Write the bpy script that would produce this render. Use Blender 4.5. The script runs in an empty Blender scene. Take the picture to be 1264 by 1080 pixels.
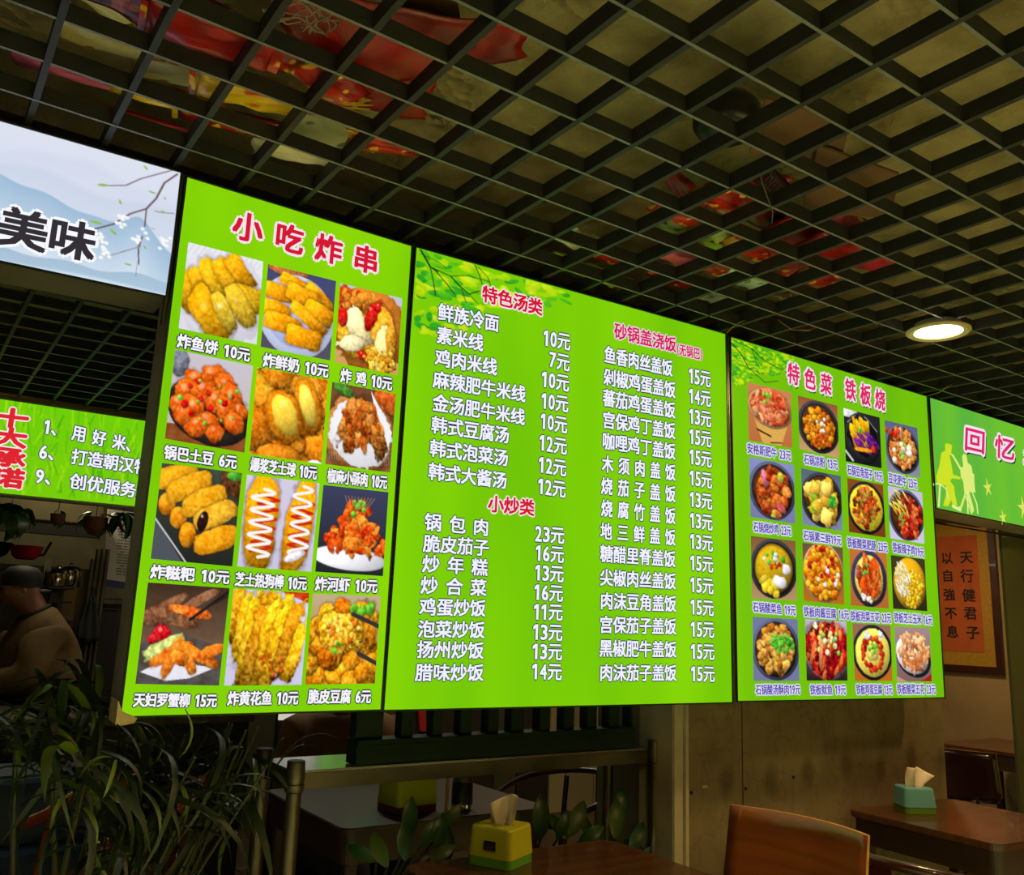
import bpy, bmesh, math, random
import numpy as np
from mathutils import Vector, Matrix

random.seed(7)
SC = bpy.context.scene
COL = SC.collection
EYE = 1.38

# ------------------------------------------------------------------ camera
YAW, PITCH, ROLL, FPX = 0.6039, 0.2044, 0.0376, 1095.03
_F = Vector((math.sin(YAW)*math.cos(PITCH), math.cos(YAW)*math.cos(PITCH), math.sin(PITCH)))
_R0 = _F.cross(Vector((0, 0, 1))).normalized()
_U0 = _R0.cross(_F)
_R = _R0*math.cos(ROLL) + _U0*math.sin(ROLL)
_U = -_R0*math.sin(ROLL) + _U0*math.cos(ROLL)
cam = bpy.data.cameras.new('camera')
camo = bpy.data.objects.new('camera', cam)
COL.objects.link(camo)
cam.sensor_width = 36.0
cam.lens = 36.0*FPX/1264.0
cam.clip_start = 0.02
mw = Matrix((( _R.x, _U.x, -_F.x, 0), (_R.y, _U.y, -_F.y, 0), (_R.z, _U.z, -_F.z, EYE), (0, 0, 0, 1)))
camo.matrix_world = mw
SC.camera = camo

# ------------------------------------------------------------------ world, exposure, lights
world = bpy.data.worlds.new('world'); SC.world = world
world.use_nodes = True
world.node_tree.nodes['Background'].inputs[0].default_value = (0.5, 0.55, 0.4, 1)
world.node_tree.nodes['Background'].inputs[1].default_value = 0.02
SC.view_settings.view_transform = 'Standard'
SC.view_settings.look = 'None'
SC.view_settings.exposure = 0.0
SC.view_settings.gamma = 1.0
SC.view_settings.use_curve_mapping = False
SC.cycles.max_bounces = 6
SC.cycles.diffuse_bounces = 3
SC.cycles.glossy_bounces = 3
SC.cycles.sample_clamp_indirect = 3.0

def lamp(name, x, y, z, size, power, col, spread=math.pi, rot=(0, 0, 0), sy=None):
    l = bpy.data.lights.new(name, 'AREA'); l.energy = power; l.color = col
    l.shape = 'DISK' if sy is None else 'RECTANGLE'
    l.size = size
    if sy: l.size_y = sy
    l.spread = spread
    o = bpy.data.objects.new(name, l); o.location = (x, y, z); o.rotation_euler = rot
    COL.objects.link(o); return o
WARM = (1.0, 0.60, 0.26)
NEUT = (1.0, 0.86, 0.60)
lamp('dining_lamp', 2.70, 1.486, EYE+0.970, 0.13, 15.0, WARM)
lamp('dining_lamp', 4.0, 1.1, EYE+0.97, 0.15, 13.0, WARM)
lamp('dining_lamp', 1.1, 0.0, EYE+0.97, 0.15, 11.0, WARM)  # unseen lamp added to brighten the plywood chair from the camera side
lamp('unseen_room_lamp', -1.3, 2.3, EYE+0.97, 0.15, 1.8, (0.9, 0.95, 0.8))  # unseen lamp added to light the left side of the snack board
lamp('unseen_room_lamp', 5.1, 3.1, EYE+0.97, 0.15, 18.0, (1.0, 0.66, 0.34))
lamp('unseen_room_lamp', 3.4, 4.4, EYE+0.97, 0.15, 9.0, (1.0, 0.72, 0.42))
lamp('kitchen_tube_lamp', 0.7, 5.75, EYE+0.94, 0.10, 8.0, (1.0, 0.88, 0.58), sy=1.1)
lamp('kitchen_tube_lamp', 2.0, 4.2, EYE+0.96, 0.10, 7.0, (1.0, 0.95, 0.75), sy=1.1)
# out-of-frame lamps added so the pale floor bounces light up to the slab
for x_ in (-0.2, 0.7, 1.6, 2.5, 3.4):
    for y_ in (-0.1, -0.8):
        lamp('floor_bounce_lamp', x_, y_, EYE+0.97, 0.14, 10.5, (1.0, 1.0, 0.48), spread=math.radians(70))
for x_, y_, w_ in ((-1.0, 0.3, 11.0), (-1.5, 1.0, 6.0)):  # cool lamps added, bounced off the floor onto the left ceiling
    lamp('floor_bounce_lamp', x_, y_, EYE+0.97, 0.14, w_, (0.85, 0.95, 1.0), spread=math.radians(80))
lamp('kitchen_fill_lamp', -0.9, 3.4, EYE+0.97, 0.14, 12.0, (1.0, 0.97, 0.66), spread=math.radians(80))  # unseen lamp added to brighten the ceiling over the kitchen
# unseen greenish fill lamp added behind the camera for the lower scene
lamp('rear_fill_lamp', 0.0, -3.2, 1.9, 5.0, 19.0, (0.85, 1.0, 0.50), rot=(math.radians(-90), 0, 0), sy=0.8)

# ------------------------------------------------------------------ helpers
def ray(px, py):
    return _F + _R*((px-632.0)/FPX) - _U*((py-540.0)/FPX)
def _fin(v): return Vector((v.x, v.y, v.z+EYE))
def atY(px, py, Y): d = ray(px, py); return _fin(d*(Y/d.y))
def atZ(px, py, zrel): d = ray(px, py); return _fin(d*(zrel/d.z))
def atX(px, py, X): d = ray(px, py); return _fin(d*(X/d.x))

def lin(c):
    c = [x/255.0 for x in c]
    return tuple(x/12.92 if x <= 0.04045 else ((x+0.055)/1.055)**2.4 for x in c)
def lin_np(a):
    a = np.clip(a/255.0, 0, 1)
    return np.where(a <= 0.04045, a/12.92, ((a+0.055)/1.055)**2.4)

MATS = {}
def mat(name, c=(128, 128, 128), rough=0.6, metal=0.0, c2=None, scale=8.0, bump=0.0, bscale=40.0, spec=0.5, stretch=None, detail=4.0, lo=0.35, hi=0.7, coat=0.0):
    if name in MATS: return MATS[name]
    m = bpy.data.materials.new(name); m.use_nodes = True; nt = m.node_tree
    b = nt.nodes['Principled BSDF']
    b.inputs['Base Color'].default_value = (*lin(c), 1)
    b.inputs['Roughness'].default_value = rough
    b.inputs['Metallic'].default_value = metal
    b.inputs['Specular IOR Level'].default_value = spec
    b.inputs['Coat Weight'].default_value = coat
    tc = nt.nodes.new('ShaderNodeTexCoord'); mp = nt.nodes.new('ShaderNodeMapping')
    nt.links.new(tc.outputs['Object'], mp.inputs[0])
    if stretch: mp.inputs['Scale'].default_value = stretch
    if c2 is not None:
        n = nt.nodes.new('ShaderNodeTexNoise'); n.inputs['Scale'].default_value = scale; n.inputs['Detail'].default_value = detail
        nt.links.new(mp.outputs[0], n.inputs['Vector'])
        r = nt.nodes.new('ShaderNodeValToRGB')
        r.color_ramp.elements[0].position = lo; r.color_ramp.elements[0].color = (*lin(c), 1)
        r.color_ramp.elements[1].position = hi; r.color_ramp.elements[1].color = (*lin(c2), 1)
        nt.links.new(n.outputs[0], r.inputs[0]); nt.links.new(r.outputs[0], b.inputs['Base Color'])
    if bump:
        n = nt.nodes.new('ShaderNodeTexNoise'); n.inputs['Scale'].default_value = bscale; n.inputs['Detail'].default_value = 6
        nt.links.new(mp.outputs[0], n.inputs['Vector'])
        bu = nt.nodes.new('ShaderNodeBump'); bu.inputs['Strength'].default_value = bump; bu.inputs['Distance'].default_value = 0.01
        nt.links.new(n.outputs[0], bu.inputs['Height']); nt.links.new(bu.outputs[0], b.inputs['Normal'])
    MATS[name] = m
    return m

def emat(name, c, s=1.0, sample=False):
    if name in MATS: return MATS[name]
    m = bpy.data.materials.new(name); m.use_nodes = True; nt = m.node_tree; nt.nodes.clear()
    e = nt.nodes.new('ShaderNodeEmission'); o = nt.nodes.new('ShaderNodeOutputMaterial')
    e.inputs[0].default_value = (*lin(c), 1); e.inputs[1].default_value = s
    nt.links.new(e.outputs[0], o.inputs[0])
    if not sample: m.cycles.emission_sampling = 'NONE'
    MATS[name] = m
    return m

def panel_mat(name, c, c2, s=1.0):
    """back-lit acrylic: soft vertical bands of tube light are painted into the glow colour"""
    m = bpy.data.materials.new(name); m.use_nodes = True; nt = m.node_tree; nt.nodes.clear()
    e = nt.nodes.new('ShaderNodeEmission'); o = nt.nodes.new('ShaderNodeOutputMaterial')
    tc = nt.nodes.new('ShaderNodeTexCoord'); mp = nt.nodes.new('ShaderNodeMapping')
    mp.inputs['Scale'].default_value = (3.1, 1, 0.7)
    n = nt.nodes.new('ShaderNodeTexNoise'); n.inputs['Scale'].default_value = 1.3; n.inputs['Detail'].default_value = 1.0
    r = nt.nodes.new('ShaderNodeValToRGB')
    r.color_ramp.elements[0].position = 0.3; r.color_ramp.elements[0].color = (*lin(c), 1)
    r.color_ramp.elements[1].position = 0.7; r.color_ramp.elements[1].color = (*lin(c2), 1)
    nt.links.new(tc.outputs['Object'], mp.inputs[0]); nt.links.new(mp.outputs[0], n.inputs[0])
    nt.links.new(n.outputs[0], r.inputs[0]); nt.links.new(r.outputs[0], e.inputs[0])
    e.inputs[1].default_value = s
    nt.links.new(e.outputs[0], o.inputs[0])
    return m

def print_mat(name, emit):
    """printed picture: colours live in the mesh's colour attribute"""
    if name in MATS: return MATS[name]
    m = bpy.data.materials.new(name); m.use_nodes = True; nt = m.node_tree; nt.nodes.clear()
    a = nt.nodes.new('ShaderNodeVertexColor'); a.layer_name = 'print'
    o = nt.nodes.new('ShaderNodeOutputMaterial')
    if emit:
        e = nt.nodes.new('ShaderNodeEmission'); e.inputs[1].default_value = emit
        nt.links.new(a.outputs[0], e.inputs[0]); nt.links.new(e.outputs[0], o.inputs[0])
        m.cycles.emission_sampling = 'NONE'
    else:
        b = nt.nodes.new('ShaderNodeBsdfPrincipled'); b.inputs['Roughness'].default_value = 0.6
        nt.links.new(a.outputs[0], b.inputs['Base Color']); nt.links.new(b.outputs[0], o.inputs[0])
    MATS[name] = m
    return m

def tag(o, label=None, cat=None, group=None, kind=None):
    if label: o['label'] = label
    if cat: o['category'] = cat
    if group: o['group'] = group
    if kind: o['kind'] = kind
    return o
def thing(name, label, cat, loc=(0, 0, 0), rz=0.0, group=None):
    o = bpy.data.objects.new(name, None); COL.objects.link(o)
    o.location = loc; o.rotation_euler = (0, 0, rz); o.empty_display_size = 0.05
    return tag(o, label, cat, group)
def link(name, me, m=None, parent=None, smooth=False):
    if m is not None:
        for x in (m if isinstance(m, (list, tuple)) else [m]): me.materials.append(x)
    if smooth and len(me.polygons): me.polygons.foreach_set('use_smooth', [True]*len(me.polygons))
    o = bpy.data.objects.new(name, me); COL.objects.link(o)
    if parent is not None: o.parent = parent
    return o
class MB:
    def __init__(s): s.v = []; s.f = []
    def add(s, v, f):
        n = len(s.v); s.v += [tuple(p) for p in v]; s.f += [tuple(i+n for i in q) for q in f]; return s
    def box(s, x0, x1, y0, y1, z0, z1):
        return s.add([(x0, y0, z0), (x1, y0, z0), (x1, y1, z0), (x0, y1, z0), (x0, y0, z1), (x1, y0, z1), (x1, y1, z1), (x0, y1, z1)],
                     [(0, 3, 2, 1), (4, 5, 6, 7), (0, 1, 5, 4), (1, 2, 6, 5), (2, 3, 7, 6), (3, 0, 4, 7)])
    def prism(s, poly, dirv):
        """polygon (list of Vector) extruded by dirv"""
        n = len(poly); dirv = Vector(dirv)
        v = [Vector(p) for p in poly] + [Vector(p)+dirv for p in poly]
        f = [tuple(range(n-1, -1, -1)), tuple(range(n, 2*n))] + [(i, (i+1) % n, n+(i+1) % n, n+i) for i in range(n)]
        return s.add(v, f)
    def tube(s, pts, r, n=8, cap=True, flat=1.0):
        pts = [Vector(p) for p in pts]; R = r if isinstance(r, (list, tuple)) else [r]*len(pts)
        rings = []; up = Vector((0, 0, 1)); prev = None
        for i, p in enumerate(pts):
            t = (pts[min(i+1, len(pts)-1)] - pts[max(i-1, 0)])
            if t.length < 1e-9: t = Vector((0, 0, 1))
            t.normalize()
            if prev is None:
                a = t.cross(up if abs(t.z) < 0.9 else Vector((1, 0, 0))).normalized()
            else:
                a = (prev - t*prev.dot(t)).normalized()
            prev = a; b = t.cross(a)
            rings.append([p + a*math.cos(2*math.pi*k/n)*R[i] + b*math.sin(2*math.pi*k/n)*R[i]*flat for k in range(n)])
        v = [q for rg in rings for q in rg]; f = []
        for i in range(len(rings)-1):
            for k in range(n):
                f.append((i*n+k, i*n+(k+1) % n, (i+1)*n+(k+1) % n, (i+1)*n+k))
        if cap: f += [tuple(range(n-1, -1, -1)), tuple(range((len(rings)-1)*n, len(rings)*n))]
        return s.add(v, f)
    def lathe(s, c, prof, n=20):
        c = Vector(c); v = []; f = []
        for (r, z) in prof:
            for k in range(n):
                a = 2*math.pi*k/n; v.append((c.x+r*math.cos(a), c.y+r*math.sin(a), c.z+z))
        for i in range(len(prof)-1):
            for k in range(n):
                f.append((i*n+k, i*n+(k+1) % n, (i+1)*n+(k+1) % n, (i+1)*n+k))
        f += [tuple(range(n-1, -1, -1)), tuple(range((len(prof)-1)*n, len(prof)*n))]
        return s.add(v, f)
    def build(s, name, m=None, parent=None, smooth=False, bevel=0.0, seg=2):
        me = bpy.data.meshes.new(name); me.from_pydata(s.v, [], s.f); me.validate(); me.update()
        if bevel or smooth:
            bm = bmesh.new(); bm.from_mesh(me)
            if bevel:
                bmesh.ops.bevel(bm, geom=list(bm.edges), offset=bevel, segments=seg, affect='EDGES', clamp_overlap=True)
            bmesh.ops.recalc_face_normals(bm, faces=bm.faces)
            bm.to_mesh(me); bm.free()
        o = link(name, me, m, parent, smooth)
        if smooth and not bevel:
            try: me.set_sharp_from_angle(angle=math.radians(50))
            except Exception: pass
        return o

def copy_tree(o, parent=None):
    c = o.copy(); COL.objects.link(c); c.parent = parent
    for ch in list(o.children): copy_tree(ch, c)
    return c

# ------------------------------------------------------------------ glyphs
_glyph = {}
def _raw(ch):
    c = bpy.data.curves.new('g', 'FONT'); c.body = ch; c.resolution_u = 2
    o = bpy.data.objects.new('g', c); COL.objects.link(o)
    bpy.context.view_layer.update()
    dg = bpy.context.evaluated_depsgraph_get(); ev = o.evaluated_get(dg); me = ev.to_mesh()
    n = len(me.vertices); v = np.zeros(n*3); me.vertices.foreach_get('co', v); v = v.reshape(-1, 3)[:, :2].copy()
    f = [tuple(p.vertices) for p in me.polygons]
    ev.to_mesh_clear(); bpy.data.objects.remove(o); bpy.data.curves.remove(c)
    return v, f
_ref = {}
def glyph(ch):
    """(verts in em box, faces, advance)"""
    if ch in _glyph: return _glyph[ch]
    if not _ref:
        v, f = _raw('国'); _ref['x0'] = v[:, 0].min(); _ref['w'] = np.ptp(v[:, 0]); _ref['y0'] = v[:, 1].min(); _ref['h'] = np.ptp(v[:, 1])
    if ch == ' ': g = (np.zeros((0, 2)), [], 0.42)
    else:
        v, f = _raw(ch)
        if ord(ch) < 256:
            mn, mx = v.min(0), v.max(0)
            if ch in '()': v = (v-mn)/(mx-mn)*np.array([0.2, 0.9]) + np.array([0.08, 0.04]); g = (v, f, 0.36)
            elif ch == '1': g = (np.array([(.22, .09), (.34, .09), (.34, .89), (.22, .89), (.06, .76), (.06, .64), (.22, .74)]), [(0, 1, 2, 3), (3, 4, 5, 6)], 0.50)
            else: v = (v-mn)/(mx-mn)*np.array([0.42, 0.8]) + np.array([0.06, 0.09]); g = (v, f, 0.54)
        else:
            v = np.stack([(v[:, 0]-_ref['x0'])/_ref['w']*0.84+0.08, (v[:, 1]-_ref['y0'])/_ref['h']*0.88+0.06], 1)
            g = (v, f, 1.0)
    _glyph[ch] = g
    return g
STY = {
    'white': dict(b=0.026, o=0.078, fill=(240, 243, 255), out=(44, 50, 66)),
    'cap': dict(b=0.034, o=0.112, fill=(246, 246, 250), out=(52, 48, 62)),
    'red': dict(b=0.034, o=0.115, fill=(214, 24, 52), out=(250, 228, 236)),
    'rednarrow': dict(b=0.022, o=0.10, fill=(208, 20, 84), out=(240, 205, 225)),
    'purple': dict(b=0.020, o=0.14, fill=(80, 66, 168), out=(226, 220, 246)),
    'calli': dict(b=0.028, o=0.13, fill=(222, 40, 96), out=(246, 226, 246), shadow=(30, 60, 20), shear=0.12),
    'inkround': dict(b=0.032, o=0.10, fill=(52, 48, 54), out=(248, 250, 255)),
    'redround': dict(b=0.045, o=0.125, fill=(222, 38, 48), out=(252, 228, 226)),
    'ink': dict(b=0.02, o=0, fill=(20, 16, 12), out=(0, 0, 0)),
    'print': dict(b=0.01, o=0, fill=(70, 72, 80), out=(0, 0, 0)),
    'gold': dict(b=0.03, o=0, fill=(190, 150, 30), out=(0, 0, 0)),
}
def lettering(parent, text, A, B, h, sty, nrm=Vector((0, -1, 0)), emit=1.0, up=Vector((0, 0, 1)), name='lettering', off=0.0):
    """one line of text from point A to point B (both on the line's middle), h tall"""
    S = STY[sty]; A = Vector(A); B = Vector(B)
    adv = sum(glyph(c)[2] for c in text)
    ex = (B-A)/adv; ey = up*h; org = A - up*(h/2)
    V = []; Fc = []; MI = []; n0 = 0
    k = ex.length; asp = h/k
    def put(dx, dy, mi, d, sh):
        nonlocal n0
        x = 0.0
        for ch in text:
            v, f, a = glyph(ch)
            if len(v):
                vx = v[:, 0] + x + dx + sh*(v[:, 1]-0.5); vy = v[:, 1] + dy
                o3 = np.array(org + nrm*d)
                P = o3[None] + vx[:, None]*np.array(ex)[None] + vy[:, None]*np.array(ey)[None]
                V.append(P); Fc.extend([tuple(i+n0 for i in q) for q in f]); MI.extend([mi]*len(f)); n0 += len(P)
            x += a
    sh = S.get('shear', 0); b, o = S['b'], S['o']
    base = 0.0016+off
    if S.get('shadow'):
        put(0.07, -0.17, 2, base, sh); put(0.10, -0.14, 2, base, sh)
    if o:
        for q in range(8):
            t = 2*math.pi*q/8
            put(math.cos(t)*o*asp, math.sin(t)*o, 1, base+0.0005, sh)
    dz = 0.0 if emit else 0.00012
    for q in range(4):
        t = math.pi/4 + math.pi/2*q
        put(math.cos(t)*b*1.3*asp, math.sin(t)*b*1.1, 0, base+0.001+dz*q, sh)
    if b > 0.04:
        for q in range(8):
            t = math.pi/4*q
            put(math.cos(t)*b*.55*asp, math.sin(t)*b*.55, 0, base+0.001, sh)
        for q in range(4): put(math.cos(math.pi/2*q)*b*1.25*asp, math.sin(math.pi/2*q)*b*1.25, 0, base+0.001, sh)
        if o:
            for q in range(8): t = math.pi/4*q+.39; put(math.cos(t)*o*.6*asp, math.sin(t)*o*.6, 1, base+0.0005, sh)
    me = bpy.data.meshes.new(name)
    me.from_pydata(np.concatenate(V).tolist(), [], Fc)
    me.polygons.foreach_set('material_index', MI)
    if emit:
        ms = [emat(sty+'_ink', S['fill'], emit), emat(sty+'_outline', S['out'], emit)] + ([emat(sty+'_shadow', S['shadow'], emit)] if S.get('shadow') else [])
    else:
        ms = [mat(sty+'_flat_ink', S['fill'], 0.7)]
        me.polygons.foreach_set('material_index', [0]*len(MI))
    o_ = link(name, me, ms, parent)
    return o_

# ------------------------------------------------------------------ picture painting (flat prints)
def vnoise(h, w, cells, rng, octs=3):
    out = np.zeros((h, w)); amp = 1.0; tot = 0
    for k in range(octs):
        c = cells*(2**k); g = rng.random((c+2, c+2))
        y = np.linspace(0, c, h); x = np.linspace(0, c, w)
        yi = y.astype(int); xi = x.astype(int); fy = (y-yi)[:, None]; fx = (x-xi)[None]
        fy = fy*fy*(3-2*fy); fx = fx*fx*(3-2*fx)
        a = g[np.ix_(yi, xi)]; b = g[np.ix_(yi, xi+1)]; c_ = g[np.ix_(yi+1, xi)]; d = g[np.ix_(yi+1, xi+1)]
        out += amp*((a*(1-fx)+b*fx)*(1-fy) + (c_*(1-fx)+d*fx)*fy); tot += amp; amp *= 0.55
    return out/tot
class Paint:
    def __init__(s, w, h, bg, bg2=None, seed=1, ss=2):
        s.w, s.h, s.ss = w, h, ss; s.kr = 1.0
        W, H = w*ss, h*ss
        s.U, s.V = np.meshgrid((np.arange(W)+.5)/W, (np.arange(H)+.5)/H)
        s.rng = np.random.default_rng(seed)
        s.C = np.zeros((H, W, 3)) + np.array(bg, float)
        if bg2 is not None:
            s.C = np.array(bg, float)*(1-s.V[..., None]) + np.array(bg2, float)*s.V[..., None]
        s.px = 1.0/W
        s.T = vnoise(H, W, 14, s.rng, 3)-.5; s.T2 = vnoise(H, W, 5, s.rng, 3)-.5; s.T3 = s.rng.random((H, W))-.5; s.T4 = vnoise(H, W, 34, s.rng, 2)-.5
    def grain(s, a, mask=None):
        d = (s.T*2)[..., None]*a
        s.C += d if mask is None else d*mask[..., None]
        return s
    def _mix(s, al, col): s.C = s.C*(1-al[..., None]) + col*al[..., None]
    def ell(s, cx, cy, rx, ry=None, a=0, c=(200, 120, 40), sh=0.5, rim=0.35, tex=22, wob=0.12, sq=2.0, al=1.0, hl=0.0, shd=.5):
        ry = ry or rx
        if tex > 12 and max(rx, ry) < .28: rx *= s.kr; ry *= s.kr
        ca, sa = math.cos(math.radians(a)), math.sin(math.radians(a))
        R = max(rx, ry)*1.35 + 2*s.px
        W = s.C.shape[1]; H = s.C.shape[0]
        x0, x1 = max(0, int((cx-R)*W)), min(W, int((cx+R)*W)+1); y0, y1 = max(0, int((cy-R)*H)), min(H, int((cy+R)*H)+1)
        if x1 <= x0 or y1 <= y0: return s
        sl = (slice(y0, y1), slice(x0, x1))
        dx, dy = s.U[sl]-cx, s.V[sl]-cy
        p = (dx*ca+dy*sa)/rx; q = (-dx*sa+dy*ca)/ry
        d = (np.abs(p)**sq+np.abs(q)**sq)**(1/sq) * (1 + wob*2*s.T2[sl] + wob*1.6*s.T[sl])
        A = np.clip((1-d)*min(rx, ry)/(1.5*s.px), 0, 1)*al
        if shd and tex > 12:
            SA = np.clip((1.16-d)*min(rx, ry)/(5*s.px), 0, 1)*shd*.7
            s.C[sl] = s.C[sl]*(1-SA[..., None]) + (s.C[sl]*.25+np.array([34, 14, 4.]))*SA[..., None]
        nz = np.sqrt(np.clip(1-d*d, 0, 1))
        lx = (dx*-0.5 + dy*-0.85)/max(rx, ry)
        shade = 1 + sh*(lx*0.7) - rim*(1-nz)**1.5 + (0.10*sh)
        col = np.array(c, float)*shade[..., None] + (s.T[sl]*2.2*tex + s.T4[sl]*3.2*tex)[..., None]*np.array([1, 1.05, .6]) + (s.T3[sl]*tex*.7)[..., None]
        if hl:
            hh = np.clip(1-((dx+rx*.25)**2+(dy+ry*.45)**2)/(min(rx, ry)*.35)**2, 0, 1)*hl
            col = col*(1-hh[..., None]) + 250*hh[..., None]
        s.C[sl] = s.C[sl]*(1-A[..., None]) + np.clip(col, 0, 255)*A[..., None]
        return s
    def cap(s, x0, y0, x1, y1, r, c, **k):
        L = math.hypot(x1-x0, y1-y0)
        k.setdefault('sq', 3.2); k.setdefault('wob', .14)
        return s.ell((x0+x1)/2, (y0+y1)/2, L/2+r, r, math.degrees(math.atan2(y1-y0, x1-x0)), c, **k)
    def line(s, pts, w, c, al=1.0):
        A = np.zeros(s.U.shape)
        for (x0, y0), (x1, y1) in zip(pts[:-1], pts[1:]):
            vx, vy = x1-x0, y1-y0; L2 = vx*vx+vy*vy+1e-12
            t = np.clip(((s.U-x0)*vx+(s.V-y0)*vy)/L2, 0, 1)
            d = np.hypot(s.U-x0-t*vx, s.V-y0-t*vy)
            A = np.maximum(A, np.clip((w/2-d)/(1.2*s.px)+.5, 0, 1))
        s._mix(A*al, np.array(c, float)); return s
    def poly(s, pts, c, al=1.0, tex=0):
        ins = np.zeros(s.U.shape, bool); n = len(pts)
        for i in range(n):
            x0, y0 = pts[i]; x1, y1 = pts[(i+1) % n]
            if y0 == y1: continue
            cnd = ((y0 > s.V) != (y1 > s.V)) & (s.U < (x1-x0)*(s.V-y0)/(y1-y0)+x0)
            ins ^= cnd
        s._mix(ins.astype(float)*al, np.array(c, float) + (s.T*2*tex)[..., None]); return s
    def heap(s, n, cx, cy, rx, ry, r, cols, a=None, asp=1.0, edge=True, **k):
        if n > 24: k.setdefault('wob', .38); n = int(n*1.35)
        k.setdefault('sq', 2.5)
        pts = []
        for i in range(n*6):
            if len(pts) >= n: break
            t = s.rng.random()*2*math.pi; q = math.sqrt(s.rng.random())
            x, y = cx+rx*q*math.cos(t), cy+ry*q*math.sin(t)
            pts.append((x, y))
        pts.sort(key=lambda p: p[1]) if not edge else None
        for x, y in pts:
            rr = r*(0.7+0.6*s.rng.random()); ang = s.rng.random()*180 if a is None else a+s.rng.normal()*14
            c = np.array(cols[int(s.rng.random()*len(cols))], float)*(0.88+0.24*s.rng.random())
            s.ell(x, y, rr*asp, rr/asp**.5 if asp > 1 else rr, ang, c, **k)
        return s
    def out(s):
        H, W = s.h, s.w
        return np.clip(s.C, 0, 255).reshape(H, s.ss, W, s.ss, 3).mean((1, 3))

def print_grid(name, quad, img, emit=1.0, parent=None, off=0.0006, nrm=Vector((0, -1, 0)), keep=None, label=None):
    """img (h,w,3) sRGB 0-255 on the quad TL,TR,BR,BL as a flat mesh with one colour per vertex"""
    TL, TR, BR, BL = [Vector(q)+nrm*off for q in quad]
    h, w = img.shape[:2]
    u = np.linspace(0, 1, w)[None, :, None]; v = np.linspace(0, 1, h)[:, None, None]
    P = (np.array(TL)*(1-u)+np.array(TR)*u)*(1-v) + (np.array(BL)*(1-u)+np.array(BR)*u)*v
    idx = np.arange(h*w).reshape(h, w)
    q = np.stack([idx[:-1, :-1], idx[1:, :-1], idx[1:, 1:], idx[:-1, 1:]], -1).reshape(-1, 4)
    if keep is not None:
        kk = (keep[:-1, :-1] | keep[1:, :-1] | keep[1:, 1:] | keep[:-1, 1:]).reshape(-1); q = q[kk]
    me = bpy.data.meshes.new(name)
    nv = h*w; nf = len(q)
    me.vertices.add(nv); me.vertices.foreach_set('co', P.reshape(-1))
    me.loops.add(nf*4); me.loops.foreach_set('vertex_index', q.reshape(-1).astype(np.int32))
    me.polygons.add(nf); me.polygons.foreach_set('loop_start', np.arange(0, nf*4, 4, dtype=np.int32))
    me.update(calc_edges=True)
    at = me.color_attributes.new('print', 'FLOAT_COLOR', 'POINT')
    c4 = np.ones((nv, 4)); c4[:, :3] = lin_np(img.reshape(-1, 3)); at.data.foreach_set('color', c4.reshape(-1))
    o = link(name, me, print_mat('lit_print' if emit else 'paper_print', emit), parent)
    if label: o['label'] = label
    return o

# ------------------------------------------------------------------ structure
M_floor = mat('floor_tile', (216, 208, 180), 0.4, c2=(198, 190, 160), scale=3)  # pale tone picked to bounce the added lamps up to the ceiling
def struct(o): o['kind'] = 'structure'; return o
b = MB().box(-3.5, 7.0, -3.5, 7.2, -0.1, 0.0)
floor = struct(b.build('floor', mat('floor_grout', (52, 47, 40), 0.8, c2=(44, 40, 34))))
M_floor_k = mat('kitchen_tile', (74, 62, 46), 0.4, c2=(60, 50, 36), scale=3)
tile_me = None; tile_me2 = None
for i in range(14):
    for j in range(15):
        x, y = -2.4+i*0.6, -2.1+j*0.6
        if y > 1.4:
            if tile_me2 is None:
                o = MB().box(0.003, 0.597, 0.003, 0.597, 0, 0.006).build('tile', M_floor_k, floor, bevel=0.002, seg=1); tile_me2 = o.data
            else: o = link('tile', tile_me2, None, floor)
        elif tile_me is None:
            o = MB().box(0.003, 0.597, 0.003, 0.597, 0, 0.006).build('tile', M_floor, floor, bevel=0.002, seg=1); tile_me = o.data
        else: o = link('tile', tile_me, None, floor)
        o.location = (x, y, 0)

def slab_mat():
    m = mat('rough_concrete', (178, 166, 116), 0.9, c2=(120, 108, 66), scale=5.5, detail=9, lo=0.36, hi=0.68)
    nt = m.node_tree; b = nt.nodes['Principled BSDF']
    tc = nt.nodes['Texture Coordinate']
    n1 = nt.nodes.new('ShaderNodeTexNoise'); n1.inputs['Scale'].default_value = 26; n1.inputs['Detail'].default_value = 9; n1.inputs['Roughness'].default_value = 0.65
    v = nt.nodes.new('ShaderNodeTexVoronoi'); v.inputs['Scale'].default_value = 30
    n2 = nt.nodes.new('ShaderNodeTexNoise'); n2.inputs['Scale'].default_value = 2.2; n2.inputs['Detail'].default_value = 3
    for n in (n1, v, n2): nt.links.new(tc.outputs['Object'], n.inputs['Vector'])
    # clods only in patches
    r = nt.nodes.new('ShaderNodeValToRGB'); r.color_ramp.elements[0].position = 0.48; r.color_ramp.elements[1].position = 0.62
    nt.links.new(n2.outputs[0], r.inputs[0])
    mu = nt.nodes.new('ShaderNodeMath'); mu.operation = 'MULTIPLY'; nt.links.new(v.outputs['Distance'], mu.inputs[0]); nt.links.new(r.outputs[0], mu.inputs[1])
    ad = nt.nodes.new('ShaderNodeMath'); ad.operation = 'MULTIPLY_ADD'; ad.inputs[1].default_value = 0.55
    nt.links.new(n1.outputs[0], ad.inputs[0]); nt.links.new(mu.outputs[0], ad.inputs[2])
    bu = nt.nodes.new('ShaderNodeBump'); bu.inputs['Strength'].default_value = 0.9; bu.inputs['Distance'].default_value = 0.05
    nt.links.new(ad.outputs[0], bu.inputs['Height']); nt.links.new(bu.outputs[0], b.inputs['Normal'])
    return m
ZG = EYE + 1.0          # underside of the cell grid
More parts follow.
